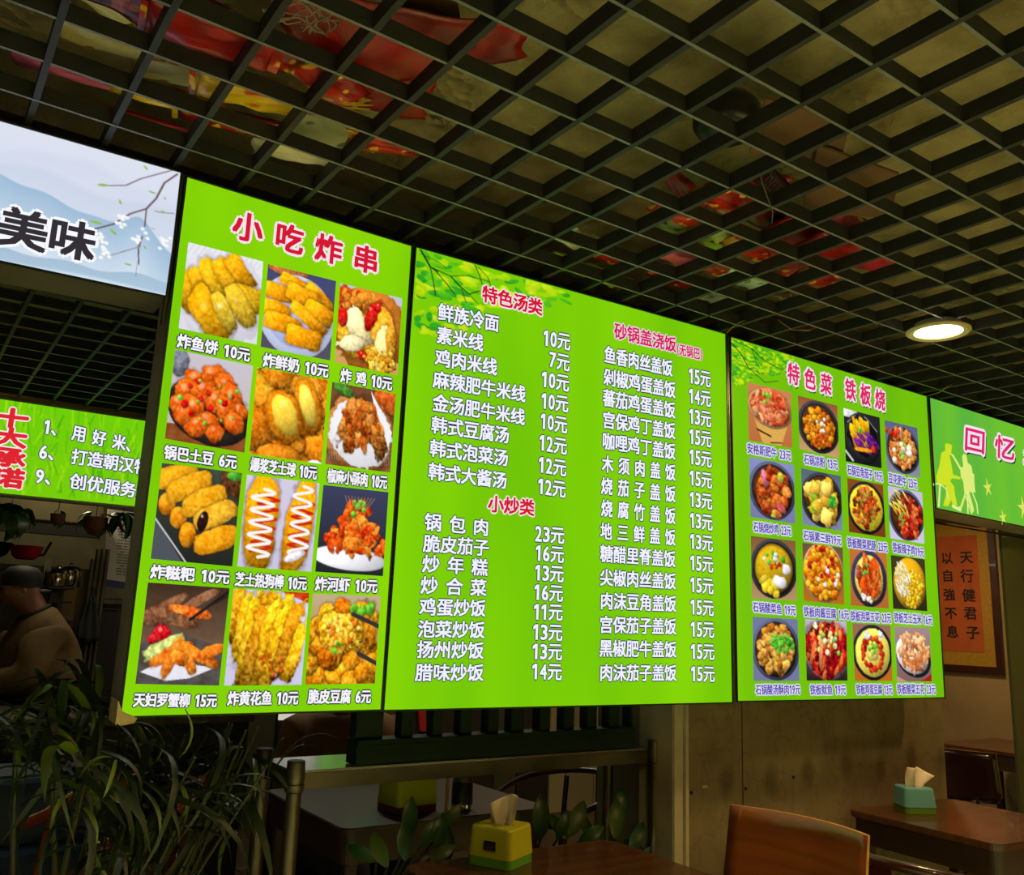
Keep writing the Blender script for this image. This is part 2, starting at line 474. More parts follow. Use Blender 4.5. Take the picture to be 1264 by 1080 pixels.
ZS = EYE + 1.36         # underside of the slab
ceiling = struct(MB().box(-3.5, 7.0, -3.5, 7.2, ZS, ZS+0.1).build('ceiling', slab_mat()))
M_slat_lit = mat('grid_lit_underside', (104, 108, 104), 0.45, c2=(84, 88, 84), scale=12, spec=0.4)  # undersides: light falling on them is put into this lighter colour
M_slat_shade = mat('grid_shaded_side', (40, 42, 40), 0.6, c2=(30, 32, 30), scale=12, spec=0.3)  # sides: their shade is put into this darker colour
GA = [1.2845+a*0.1563 for a in range(-14, 24)]
GB = [0.867+b*0.1515 for b in range(-19, 35)]
xa0, xa1 = GB[0]-0.05, GB[-1]+0.05; ya0, ya1 = GA[0]-0.05, GA[-1]+0.05
def slat(along_x, pos, k):
    T = 0.0034 if along_x else 0.0064; Hh = 0.036
    rng = random.Random(k*13+(1 if along_x else 0))
    pts = GB if along_x else GA
    m = MB(); prev = None; n = len(pts)
    a0, a1 = (xa0, xa1) if along_x else (ya0, ya1)
    st = [a0]+[p for i, p in enumerate(pts) if i % 4 == 2]+[a1]
    off = [rng.uniform(-.0022, .0022) for _ in st]; zz = [rng.uniform(-.0015, .0015) for _ in st]
    V = []
    for s_, o_, z_ in zip(st, off, zz):
        for dy, dz in ((-T, 0), (T, 0), (T, Hh), (-T, Hh)):
            V.append((s_, pos+o_+dy, ZG+z_+dz) if along_x else (pos+o_+dy, s_, ZG+z_+dz+0.0008))
    F = []
    for i in range(len(st)-1):
        for q in range(4): F.append((i*4+q, i*4+(q+1) % 4, (i+1)*4+(q+1) % 4, (i+1)*4+q))
    F += [(3, 2, 1, 0), tuple(range(len(st)*4-4, len(st)*4))]
    m.add(V, F)
    o = m.build('slat', M_slat_shade, ceiling); o.data.materials.append(M_slat_lit)
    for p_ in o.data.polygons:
        if p_.normal.z < -.5: p_.material_index = 1  # downward faces get the lighter, painted-in lit colour
    return o
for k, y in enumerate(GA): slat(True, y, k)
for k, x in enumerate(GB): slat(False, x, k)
# thin hanger wires dropping from the slab to the grid
M_wire = mat('wire', (70, 60, 46), 0.5)

# walls
def wallpaper():
    m = mat('wallpaper', (122, 108, 74), 0.72, c2=(104, 92, 60), scale=7, detail=8, bump=0.08, bscale=60)
    nt = m.node_tree; b = nt.nodes['Principled BSDF']; tc = nt.nodes['Texture Coordinate']
    mp = nt.nodes.new('ShaderNodeMapping'); mp.inputs['Scale'].default_value = (1, 0.01, 0.75)
    nt.links.new(tc.outputs['Object'], mp.inputs[0])
    n = nt.nodes.new('ShaderNodeTexNoise'); n.inputs['Scale'].default_value = 9; n.inputs['Detail'].default_value = 2
    mx = nt.nodes.new('ShaderNodeVectorMath'); mx.operation = 'MULTIPLY_ADD'; mx.inputs[1].default_value = (.12, .12, .12)
    nt.links.new(mp.outputs[0], n.inputs[0]); nt.links.new(n.outputs['Color'], mx.inputs[0]); nt.links.new(mp.outputs[0], mx.inputs[2])
    v = nt.nodes.new('ShaderNodeTexVoronoi'); v.feature = 'DISTANCE_TO_EDGE'; v.inputs['Scale'].default_value = 9.5; v.inputs['Randomness'].default_value = 0.5
    nt.links.new(mx.outputs[0], v.inputs['Vector'])
    r = nt.nodes.new('ShaderNodeValToRGB'); r.color_ramp.elements[0].position = 0.0; r.color_ramp.elements[0].color = (.74, .72, .68, 1)
    r.color_ramp.elements[1].position = 0.03; r.color_ramp.elements[1].color = (1, 1, 1, 1)
    nt.links.new(v.outputs['Distance'], r.inputs[0])
    # medallions
    v2 = nt.nodes.new('ShaderNodeTexVoronoi'); v2.inputs['Scale'].default_value = 4.6; v2.inputs['Randomness'].default_value = 0.12
    nt.links.new(mp.outputs[0], v2.inputs['Vector'])
    r2 = nt.nodes.new('ShaderNodeValToRGB'); r2.color_ramp.elements[0].position = 0.08; r2.color_ramp.elements[0].color = (.42, .40, .36, 1)
    r2.color_ramp.elements[1].position = 0.24; r2.color_ramp.elements[1].color = (1, 1, 1, 1)
    nt.links.new(v2.outputs['Distance'], r2.inputs[0])
    src = b.inputs['Base Color'].links[0].from_socket
    m1 = nt.nodes.new('ShaderNodeMixRGB'); m1.blend_type = 'MULTIPLY'; m1.inputs[0].default_value = 0.8
    nt.links.new(src, m1.inputs[1]); nt.links.new(r.outputs[0], m1.inputs[2])
    m2 = nt.nodes.new('ShaderNodeMixRGB'); m2.blend_type = 'MULTIPLY'; m2.inputs[0].default_value = 0.8
    nt.links.new(m1.outputs[0], m2.inputs[1]); nt.links.new(r2.outputs[0], m2.inputs[2])
    nt.links.new(m2.outputs[0], b.inputs['Base Color'])
    return m
M_paper = wallpaper()
M_plaster = mat('cream_plaster', (150, 130, 88), 0.8, c2=(128, 110, 72), scale=3, bump=0.05)
M_kit = mat('kitchen_wall', (120, 112, 76), 0.75, c2=(96, 90, 60), scale=2.5)
YW = 2.15
seam = atY(916, 950, YW).x
wm = struct(MB().box(2.18, 3.74, YW+0.006, YW+0.12, 0, ZG-0.004).build('wall_middle', mat('wall_core', (40, 36, 28), 0.9)))
for x0, x1 in ((2.18, seam-0.003), (seam+0.003, 3.742)):
    MB().box(x0, x1, YW-0.002, YW+0.0059, 0.0, ZG-0.004).build('wall_panel', M_paper, wm)
# nails and a chip on the paper
for px, py in ((853, 978), (920, 973), (979, 959)):
    p = atY(px, py, YW-0.003)
    MB().tube([(p.x, p.y+.004, p.z), (p.x+.001, p.y-.004, p.z-.002)], 0.005, 8).build('nail', mat('rust', (24, 16, 12), 0.8), wm)
p = atY(870, 971, YW-0.003); MB().box(p.x-.012, p.x+.012, p.y-.001, p.y+.002, p.z-.004, p.z+.004).build('paper_chip', mat('chip', (170, 155, 115), .8), wm)
struct(MB().box(4.352, 4.68, YW, YW+0.014, 0, ZG-0.004).build('wall_side', mat('green_gloss_wall', (74, 80, 48), 0.12, c2=(66, 72, 42), scale=2, spec=0.6)))
struct(MB().box(-3.5, 7.0, 7.0, 7.15, 0, ZS).build('wall_back', M_kit))
struct(MB().box(-3.5, 7.0, -3.45, -3.3, 0, ZS).build('wall_rear', M_plaster))
struct(MB().box(-3.45, -3.3, -3.3, 7.0, 0, ZS).build('wall_left', M_plaster))
struct(MB().box(6.2, 6.35, -3.3, 7.0, 0, ZS).build('wall_right', M_plaster))
# steel/aluminium door-jamb trim at the left end of the papered wall
struct(MB().box(2.125, 2.182, YW-0.035, YW+0.125, 0.0, EYE-0.2).box(2.168, 2.19, YW-0.042, YW-0.03, 0.0, EYE-0.2).build('trim_1', mat('jamb_paint', (176, 170, 140), 0.45, c2=(150, 144, 118), scale=6), bevel=0.004))
# lintel over the doorway right of the papered wall
struct(MB().box(3.742, 4.35, YW, YW+0.12, EYE+0.535, ZG-0.004).build('trim_3', mat('lintel', (60, 50, 34), 0.7)))
struct(MB().box(3.742, 4.9, YW-0.012, YW-0.004, EYE+0.492, EYE+0.498).build('trim_4', mat('dark_strip', (30, 24, 16), 0.6)))  # thin dark strip along the faint line across doorway and pillar

# ------------------------------------------------------------------ menu boards
YB = 2.0
GREEN, GREEN2 = (112, 196, 8), (140, 216, 10)
M_alu = mat('aluminium', (176, 172, 150), 0.4, metal=0.35, c2=(150, 146, 124), scale=3, stretch=(1, 1, .2))
M_frame = mat('frame_dark', (46, 54, 42), 0.35, metal=0.5)
def board(name, label, quad, green=(GREEN, GREEN2), depth=0.055, cat='menu board', group=None, fw=0.004, boxm=None):
    TL, TR, BR, BL = [atY(*q, YB) for q in quad]
    t = thing(name, label, cat, ((BL.x+BR.x)/2, YB, BL.z), group=group)
    O = Vector(t.location)
    me = bpy.data.meshes.new('light_panel')
    me.from_pydata([p-O for p in (TL, TR, BR, BL)], [], [(3, 2, 1, 0)])
    pm = panel_mat(name+'_panel', green[0], green[1])
    o = link('light_panel', me, pm, t)
    # shallow box behind the face
    e = fw
    out = [TL+Vector((-e, 0, e)), TR+Vector((e, 0, e)), BR+Vector((e, 0, -e)), BL+Vector((-e, 0, -e))]
    m = MB(); m.prism([p-O+Vector((0, 0.002, 0)) for p in out], (0, depth, 0)); m.build('light_box', boxm or M_alu, t)
    m = MB()
    inn = [TL, TR, BR, BL]
    for i in range(4):
        a, b2, c2_, d = out[i], out[(i+1) % 4], inn[(i+1) % 4], inn[i]
        m.prism([p-O+Vector((0, -0.004, 0)) for p in (a, b2, c2_, d)], (0, 0.0055, 0))
    m.build('frame', M_frame, t)
    return t, O
def place(o, O):
    """part built in world coordinates -> parented to a thing standing at O"""
    o.location = -O
    return o

# ---- food pictures
W_ = (236, 234, 242)
def pic(i):
    def P(bg, bg2=None, **k):
        p = Paint(96, 108, bg, bg2, seed=i*7+3, **k); p.kr = {0: 1.2, 1: 1.28, 3: 1.28, 5: 1.2, 8: 1.2, 9: 1.12, 11: 1.1}.get(i, 1.05); return p
    if i == 0:
        p = P((236, 236, 242), (222, 220, 232))
        for k in range(16): p.line([(0.02+k*.07, 0), (-.06+k*.07, .13)], .012, (205, 204, 220), .7)
        p.ell(.5, .55, .6, .52, 0, (228, 226, 238), sh=.1, rim=.1, tex=3)
        g = (222, 160, 18)
        p.cap(.05, .45, .1, .66, .10, g); p.cap(.15, .38, .26, .52, .085, (226, 166, 22)); p.cap(.3, .26, .44, .46, .10, (232, 176, 24))
        p.cap(.45, .2, .6, .38, .10, (230, 170, 20)); p.cap(.62, .14, .76, .28, .10, (224, 156, 16), sq=6)
        p.cap(.74, .48, .92, .5, .13, (214, 166, 26)); p.cap(.28, .68, .45, .85, .155, (224, 162, 16), hl=.2); p.cap(.47, .6, .6, .78, .09, (222, 186, 50), hl=.8)
        p.cap(.66, .5, .82, .68, .11, (216, 176, 40), hl=.25)
    elif i == 1:
        p = P((70, 74, 116), (84, 82, 96))
        p.ell(.3, .02, .3, .08, 0, (190, 110, 60)); p.ell(.47, .55, .55, .5, 10, (206, 214, 246), sh=.15, rim=.15, tex=2, wob=.01)
        p.ell(.47, .53, .46, .41, 10, (186, 196, 236), sh=.1, rim=.1, tex=2, wob=.01)
        o_ = (246, 160, 16)
        for x0, y0, x1, y1, r in ((.3, .14, .5, .18, .07), (.65, .2, .85, .32, .075), (.08, .3, .3, .32, .08), (.42, .27, .65, .3, .09), (.07, .52, .25, .55, .09), (.7, .42, .86, .48, .09), (.15, .66, .4, .68, .09), (.42, .43, .82, .66, .085), (.48, .78, .7, .8, .10)):
            p.cap(x0, y0, x1, y1, r, o_, sq=5, sh=.7)
    elif i == 2:
        p = P((196, 200, 222), (214, 160, 90)); p.ell(.5, .5, .62, .55, 20, (206, 122, 40), tex=10); p.ell(.15, .25, .3, .2, 10, (196, 96, 24), tex=30)
        p.heap(26, .3, .2, .35, .12, .06, [(200, 60, 20), (226, 140, 40)], asp=1.6)
        p.ell(.32, .6, .32, .3, 30, (236, 178, 40), tex=34); p.ell(.66, .58, .28, .42, -10, (240, 168, 40), tex=34)
        p.ell(.34, .52, .14, .26, -35, (250, 232, 168), tex=22, wob=.35); p.ell(.25, .72, .2, .1, -10, (252, 236, 180), tex=20, wob=.3)
        p.ell(.7, .72, .1, .3, 5, (250, 226, 150), tex=24, wob=.3); p.ell(.52, .33, .09, .2, 20, (200, 22, 16), tex=20, hl=.5); p.ell(.42, .84, .09, .06, 10, (196, 30, 14), hl=.5)
        p.ell(.08, .42, .07, .12, 0, (214, 30, 20)); p.ell(.62, .2, .05, .07, 0, (214, 30, 20), hl=.7); p.heap(50, .7, .85, .26, .14, .03, [(232, 150, 30), (244, 190, 60)])
    elif i == 3:
        p = P((206, 198, 208), (196, 184, 176)); p.poly([(0, .82), (1, .74), (1, 1), (0, 1)], (140, 76, 36), tex=20)
        p.ell(.08, .14, .09, .13, 0, (120, 122, 136)); p.ell(.5, .62, .54, .36, 12, (52, 48, 44), rim=.5, wob=.02, tex=4); p.ell(.5, .55, .48, .28, 8, (96, 44, 18))
        for x, y, r, a in ((.3, .3, .13, 20), (.5, .22, .14, -10), (.68, .3, .12, 40), (.2, .46, .14, 80), (.12, .6, .11, 0), (.42, .42, .15, 30), (.58, .5, .13, -30), (.78, .42, .13, 50), (.32, .62, .13, 60), (.88, .55, .1, 0), (.7, .58, .13, 70), (.5, .74, .13, 10), (.2, .7, .1, 0), (.82, .7, .12, 20), (.38, .8, .11, -40), (.6, .84, .1, 0)):
            p.ell(x, y, r, r*.8, a, (222, 98, 22), hl=.45, wob=.3, tex=26)
        p.heap(9, .5, .55, .35, .3, .028, [(214, 26, 16), (206, 20, 20)]); p.heap(12, .5, .5, .38, .33, .02, [(120, 190, 60)])
    elif i == 4:
        p = P((226, 130, 24), (232, 150, 60)); p.heap(26, .5, .5, .6, .55, .2, [(224, 130, 20), (230, 142, 30), (214, 116, 16)], tex=26)
        p.ell(.74, .35, .18, .33, -22, (216, 130, 16)); p.ell(.73, .34, .11, .26, -22, (248, 214, 80), tex=10, hl=.35); p.ell(.42, .52, .24, .34, -30, (214, 124, 14)); p.ell(.43, .5, .165, .265, -32, (248, 206, 66), tex=12, hl=.3)
        p.ell(.4, .96, .3, .12, 0, (232, 140, 30)); p.ell(.9, 1.02, .12, .06, 0, W_)
    elif i == 5:
        p = P((120, 76, 50), (150, 96, 60)); p.ell(.95, .12, .26, .14, 10, (196, 90, 30)); p.ell(.2, .08, .16, .06, 20, (70, 130, 40)); p.ell(.5, .6, .56, .46, 15, (186, 120, 60)); p.ell(.5, .58, .48, .4, 12, (240, 240, 244), sh=.1, rim=.1, tex=4)
        p.poly([(.6, .02), (.98, .5), (.9, .8), (.7, .3)], (244, 244, 248))
        for k in range(30): p.line([(.02+k*.035, .7), (.06+k*.035, .92)], .008, (200, 196, 206), .5)
        for k in range(16):
            x = .15+.05*k; p.cap(.45+.02*k-.1, .12+.01*k, x, .5+.28*math.sin(k*.6)*.5+.14, .05, (206, 124, 46), wob=.4, tex=34, sh=.8)
        p.heap(30, .52, .5, .3, .3, .05, [(200, 112, 36), (222, 142, 62), (180, 90, 26)], asp=1.7, a=70, wob=.3, tex=30)
    elif i == 6:
        p = P((70, 78, 66), (36, 38, 34)); p.poly([(0, .58), (.42, 1.05), (0, 1.05)], (80, 84, 92)); p.line([(-.02, .56), (.44, 1.02)], .018, (206, 208, 216)); p.ell(.95, .12, .22, .16, 20, (100, 60, 34)); p.ell(.9, .05, .1, .05, 0, (80, 170, 50))
        y_ = (240, 168, 26)
        p.cap(.0, .18, .36, .06, .12, y_); p.ell(.12, .42, .1, .12, 0, (232, 148, 24)); p.cap(.22, .28, .52, .14, .13, y_, hl=.15); p.ell(.27, .55, .1, .12, 0, (232, 146, 22)); p.cap(.4, .42, .72, .26, .125, y_, hl=.15)
        p.ell(.4, .72, .1, .13, 0, (230, 144, 20)); p.cap(.58, .54, .84, .42, .115, (244, 182, 46)); p.ell(.57, .56, .065, .115, 12, (40, 20, 14), tex=4, hl=.8); p.cap(.6, .8, .92, .68, .13, (238, 158, 20), hl=.1)
    elif i == 7:
        p = P((214, 206, 226), (202, 198, 224)); g = (240, 160, 14)
        p.cap(.26, .16, .24, .82, .22, g, sq=2.6); p.cap(.8, .2, .72, .86, .19, g, sq=2.6)
        zz = lambda x, w, y0, n, ph: [(x+w*(1 if k % 2 else -1)+ph*k, y0+k*.052) for k in range(n)]
        for xx, n in ((.3, 13), (.78, 12)):
            p.line(zz(xx+.03, .14, .2, n, -.004), .03, (206, 40, 14))
        sm = lambda x, w, y0, y1, n: [(x+w*math.sin(t/60*n*2*math.pi), y0+(y1-y0)*t/60) for t in range(61)]
        p.line(sm(.25, .15, .14, .88, 5.5), .034, (252, 250, 250)); p.line(sm(.78, .13, .06, .84, 5), .034, (252, 250, 250)); p.ell(.74, .84, .15, .05, -20, W_)
    elif i == 8:
        p = P((62, 66, 96), (38, 38, 44)); p.ell(.48, .82, .56, .14, 3, (240, 240, 246), wob=.01, tex=3, rim=.2)
        for k in range(70):
            y = .2+.55*p.rng.random(); w = .08+.42*(y-.15)/.6; x = .55+(p.rng.random()*2-1)*w
            p.ell(x, y, .085, .045, p.rng.random()*180, [(234, 96, 20), (214, 66, 14), (244, 140, 40)][k % 3], hl=.25, tex=34, wob=.4)
        p.heap(7, .53, .22, .12, .1, .035, [(110, 200, 60)]); 
        for k in range(10): p.line([(.4+.03*k, .24), (.34+.05*k, .1)], .008, (220, 160, 100), .8)
    elif i == 9:
        p = P((66, 46, 34), (146, 116, 90)); p.poly([(0, .6), (.5, .5), (1, .62), (1, 1), (0, 1)], (84, 78, 74), tex=14)
        p.cap(.02, .35, .45, .12, .06, (140, 90, 60), sh=.6); p.cap(.1, .33, .6, .38, .07, (150, 96, 62)); p.cap(.5, .22, .8, .06, .05, (150, 100, 70)); p.ell(.2, .32, .22, .1, -10, (126, 80, 54))
        p.cap(.32, .24, .78, .3, .055, (238, 110, 34), wob=.25, tex=36); p.line([(.55, .35), (1.02, .02)], .03, (30, 24, 24)); p.line([(.66, .26), (1.02, .07)], .02, (44, 34, 32))
        p.ell(.24, .5, .1, .08, 0, (206, 20, 30), hl=.6); p.ell(.14, .56, .05, .05, 0, (196, 20, 30))
        p.poly([(.04, .88), (.3, .76), (.92, .82), (.62, .93), (.34, .96)], (232, 232, 244)); p.cap(.14, .7, .42, .56, .07, (196, 206, 120), wob=.3, tex=46, sh=.5)
        for a in ((.2, .78, .38, .68), (.32, .88, .44, .6), (.45, .64, .56, .62), (.56, .64, .9, .78), (.56, .72, .64, .84), (.78, .68, .96, .62), (.44, .72, .52, .74)): p.cap(*a, .058, (240, 128, 34), wob=.22, tex=30, sh=.7)
        p.grain(5)
    elif i == 10:
        p = P((216, 210, 232), (206, 202, 232)); p.poly([(.6, 0), (1, 0), (1, .12)], (214, 70, 30), tex=40); p.poly([(.62, .04), (1, .16), (1, .6), (.9, .3)], (226, 222, 240))
        for k, (x0, y0, x1, y1, r) in enumerate(((.1, .06, .02, .5, .09), (.2, .1, .12, .7, .09), (.3, .1, .2, .9, .10), (.45, .14, .3, .95, .12), (.55, .14, .42, .98, .10), (.7, .2, .5, 1.0, .11), (.84, .25, .66, .8, .10), (.95, .45, .78, .92, .09))):
            p.cap(x0, y0, x1, y1, r, (232, 172, 22) if k % 3 else (208, 140, 20), wob=.35, tex=40, sh=.8, rim=.5)
        p.heap(24, .55, .8, .2, .12, .025, [(200, 80, 20), (190, 120, 20)]); p.heap(8, .45, .1, .45, .06, .035, [(240, 190, 40), (226, 160, 20)])
    else:
        p = P((196, 176, 140), (190, 120, 20)); p.heap(34, .5, .62, .6, .42, .13, [(226, 140, 16), (236, 158, 22), (206, 112, 10)], tex=36, wob=.2)
        p.ell(.45, .42, .34, .24, 18, (246, 186, 40), tex=60, wob=.25, hl=.2); p.heap(26, .45, .4, .26, .16, .03, [(252, 220, 110), (226, 120, 20), (250, 200, 70)])
        p.heap(8, .72, .14, .16, .06, .05, [(96, 180, 40)]); p.heap(5, .42, .6, .1, .06, .03, [(110, 180, 40)])
        p.line([(.6, .22), (1.02, .36)], .05, (52, 52, 50)); p.line([(.72, .66), (1.02, .78)], .05, (52, 52, 50))
    return p.out()

def bowl(i):
    """the sixteen stone-pot and hot-plate dishes"""
    B = {
        0: ((206, 132, 84), (190, 110, 60)), 1: ((150, 88, 52), (200, 160, 110)), 2: ((40, 38, 42), (30, 28, 30)), 3: ((92, 100, 136), (140, 140, 160)),
        4: ((140, 146, 196), (120, 122, 170)), 5: ((86, 104, 118), (130, 136, 172)), 6: ((140, 76, 34), (120, 60, 26)), 7: ((196, 192, 222), (204, 200, 228)),
        8: ((132, 92, 54), (182, 146, 104)), 9: ((108, 84, 60), (190, 110, 30)), 10: ((196, 116, 52), (180, 104, 50)), 11: ((66, 60, 30), (50, 40, 26)),
        12: ((116, 122, 160), (116, 120, 160)), 13: ((204, 186, 206), (40, 24, 24)), 14: ((150, 110, 90), (196, 104, 30)), 15: ((166, 140, 140), (130, 96, 96))}
    p = Paint(60, 80, *B[i], seed=i*5+40, ss=3); p.kr = 1.12
    dark = (36, 36, 42)
    if i == 0:
        p.poly([(0, .3), (.45, .3), (.98, .4), (.74, 1), (.32, 1)], (222, 170, 84), tex=6); p.ell(.5, .38, .5, .34, 8, (240, 206, 146), wob=.01, tex=4); p.ell(.5, .38, .46, .3, 8, (206, 86, 40), wob=.02)
        p.heap(90, .5, .36, .42, .27, .045, [(222, 108, 60), (200, 70, 34), (238, 160, 110), (230, 130, 90)], asp=1.8, tex=26); p.heap(9, .45, .2, .14, .1, .03, [(120, 190, 50)]); p.line([(.2, .78), (.5, .86)], .03, (50, 36, 20)); p.line([(.5, .97), (.75, .94)], .02, (50, 36, 20))
        return p.out()
    rot = {1: 25, 2: 20, 3: 70, 4: 68, 5: 68, 6: 75, 7: 62, 8: 70, 9: 80, 10: 75, 11: 80, 12: 78, 13: 70, 14: 80, 15: 20}.get(i, 60)
    if i == 2:
        p.ell(.1, .06, .3, .1, 0, (230, 230, 234)); p.ell(.5, .5, .5, .48, 30, (44, 44, 48), rim=.4, tex=3, wob=.01); p.line([(.1, .25), (.3, .1), (.6, .08), (.9, .3)], .02, (150, 152, 160)); p.ell(.5, .46, .42, .36, 30, (22, 20, 24), tex=3)
        p.heap(46, .46, .42, .3, .24, .05, [(240, 180, 20), (226, 150, 10), (250, 200, 40)], asp=2.2, a=70); p.heap(16, .6, .56, .28, .16, .06, [(96, 30, 120), (120, 40, 130)], asp=2, a=40); p.cap(.3, .72, .75, .7, .04, (246, 150, 20)); p.ell(.78, .66, .06, .07, 0, (226, 50, 20)); p.heap(6, .44, .38, .1, .1, .03, [(100, 190, 40)])
        p.line([(.02, .8), (.2, .95)], .05, (200, 202, 206)); return p.out()
    if i == 15:
        p.ell(.5, .58, .5, .34, 14, dark, wob=.01, tex=3); p.ell(.5, .58, .44, .28, 14, (120, 122, 130), wob=.01, tex=3, rim=.6); p.ell(.47, .5, .47, .36, 16, (236, 232, 240), wob=.02, tex=3); p.poly([(.0, .9), (.3, 1), (0, 1)], (216, 140, 150)); p.poly([(.8, .95), (1, .85), (1, 1), (.6, 1)], (170, 30, 30))
        p.heap(130, .5, .46, .41, .33, .045, [(224, 140, 80), (236, 170, 110), (206, 112, 54), (244, 196, 150)], asp=2, tex=22); return p.out()
    rx, ry, cx, cy = .54, .46, .5, .5
    if i == 13: p.ell(.5, .5, .56, .49, 20, (150, 152, 176), wob=.01, tex=3); p.ell(.5, .48, .52, .46, 20, (90, 20, 16))
    elif i == 11: p.ell(.52, .5, .47, .49, 0, (176, 150, 60), wob=.01, tex=4, rim=.3); p.ell(.52, .49, .45, .47, 0, (222, 160, 20), tex=10, wob=.02)
    elif i == 9: p.ell(.5, .48, .5, .52, 0, (206, 176, 140), wob=.01, tex=3); p.ell(.5, .48, .47, .49, 0, (206, 96, 20), tex=10, wob=.02)
    elif i in (6, 14): p.ell(cx, cy, .52, .49, 0, dark, wob=.01, tex=3); p.ell(cx, cy, .45, .43, 0, (236, 206, 40) if i == 6 else (240, 222, 90), wob=.03, tex=12, rim=.15)
    elif i == 10: p.ell(cx, cy, .47, .5, 0, (60, 62, 96), wob=.01, tex=3, rim=.4); p.ell(cx, cy, .37, .42, 0, (226, 196, 90), wob=.03, tex=14, rim=.15)
    else:
        p.ell(cx, cy, .52, .49, 0, (96, 100, 130) if i in (4, 12, 7, 3) else (64, 64, 70), wob=.01, tex=3, rim=.45); p.ell(cx, cy, .46, .445, 0, dark, wob=.01, tex=3); p.ell(cx, cy, .42, .41, 0, (84, 44, 18) if i not in (8,) else (190, 150, 20), tex=8, wob=.02)
    if i == 1: p.heap(95, cx, cy+.02, .35, .34, .052, [(232, 156, 24), (222, 130, 16), (200, 96, 14)], hl=.35, sq=3); p.heap(6, .5, .4, .2, .2, .035, [(240, 230, 220)]); p.heap(8, .6, .75, .2, .1, .04, [(180, 60, 16)])
    if i == 3: p.heap(110, cx, cy, .37, .38, .055, [(214, 130, 60), (226, 156, 84), (196, 100, 40)], tex=30); p.heap(14, .52, .5, .1, .26, .035, [(130, 200, 60)]); p.heap(8, .4, .5, .35, .36, .06, [(246, 234, 214), (246, 226, 190)]); p.heap(5, .3, .2, .3, .1, .05, [(206, 50, 20)])
    if i == 4: p.heap(60, cx, cy+.02, .34, .36, .08, [(206, 104, 30), (190, 76, 20), (222, 134, 50), (160, 60, 20)], hl=.3, tex=30); p.cap(.3, .22, .36, .4, .05, (206, 120, 150)); p.ell(.68, .26, .07, .09, 0, (190, 190, 60)); p.ell(.68, .78, .12, .07, 30, (190, 80, 80)); p.ell(.5, .92, .06, .03, 0, (150, 180, 50)); p.ell(.42, .3, .06, .06, 0, (190, 50, 20))
    if i == 5: p.heap(34, cx, cy+.02, .34, .35, .10, [(236, 186, 60), (226, 166, 40), (244, 206, 90)], sq=5, hl=.25, tex=14); p.heap(10, .76, .5, .08, .1, .04, [(40, 160, 40), (60, 180, 50)]); p.heap(8, .25, .6, .12, .2, .03, [(120, 190, 40)], asp=2.5)
    if i == 6: p.heap(80, cx, cy, .32, .34, .05, [(196, 80, 26), (176, 60, 22), (216, 120, 50), (120, 40, 16)], asp=1.5, tex=30); p.heap(20, cx, cy, .28, .3, .025, [(120, 180, 40), (90, 150, 30)], asp=2.5)
    if i == 7: p.heap(90, cx+.05, cy+.05, .38, .36, .055, [(206, 60, 20), (226, 110, 50), (176, 30, 16), (110, 16, 12)], asp=1.6, hl=.25); p.heap(18, .3, .3, .26, .24, .035, [(240, 200, 50), (246, 220, 120)], asp=4, a=40); p.heap(8, .5, .5, .3, .3, .03, [(120, 190, 50)], asp=2)
    if i == 8: p.ell(.5, .5, .40, .38, 0, (196, 160, 20), tex=14, wob=.02); p.heap(8, .6, .8, .3, .14, .08, [(226, 190, 40)]); p.ell(.62, .72, .17, .12, 20, (232, 228, 240), tex=6, wob=.35); p.ell(.76, .5, .09, .08, 0, (232, 228, 240), wob=.4); p.heap(14, .5, .33, .22, .12, .035, [(236, 236, 240), (90, 180, 50)]); p.heap(10, .55, .46, .12, .06, .03, [(196, 60, 20)]); p.ell(.26, .68, .1, .05, -40, (220, 190, 60))
    if i == 9: p.heap(110, cx, cy, .42, .44, .055, [(246, 176, 26), (240, 150, 16), (232, 120, 14)], hl=.4, sq=3); p.heap(16, .45, .4, .4, .4, .04, [(200, 40, 20), (180, 30, 30)]); p.heap(7, .5, .5, .4, .4, .04, [(248, 236, 220)])
    if i == 10: p.heap(70, cx, cy, .28, .33, .055, [(222, 90, 24), (196, 60, 20), (236, 130, 50)], asp=2.2, a=80); p.heap(10, .25, .42, .08, .12, .04, [(200, 110, 160), (180, 90, 60)]); p.heap(8, .45, .35, .2, .1, .03, [(110, 170, 50)]); p.heap(8, .45, .85, .18, .06, .04, [(246, 236, 210)])
    if i == 11: p.heap(120, cx+.1, cy+.1, .33, .36, .03, [(240, 190, 30), (226, 160, 14), (250, 210, 70)]); p.heap(80, .32, .45, .2, .32, .026, [(250, 244, 220), (244, 226, 160)], asp=2.5, a=60)
    if i == 12: p.heap(85, cx, cy, .36, .38, .06, [(206, 140, 50), (222, 160, 70), (180, 108, 30)], wob=.35, tex=34); p.heap(26, .62, .42, .24, .16, .04, [(70, 170, 40), (110, 196, 60)], wob=.5); p.line([(.35, .4), (.6, .28), (.8, .28)], .018, (150, 200, 90)); p.line([(.5, .55), (.45, .75)], .03, (190, 190, 60))
    if i == 13: p.heap(120, cx, cy, .48, .42, .055, [(206, 30, 24), (170, 14, 20), (236, 120, 50), (120, 8, 20)], asp=2, hl=.4, a=100); p.heap(22, .4, .3, .36, .26, .04, [(246, 210, 90), (250, 236, 190)]); p.heap(7, .55, .4, .3, .3, .035, [(120, 190, 60)]); p.cap(.12, .7, .22, .4, .04, (226, 110, 60)); p.cap(.34, .75, .38, .35, .04, (236, 140, 90))
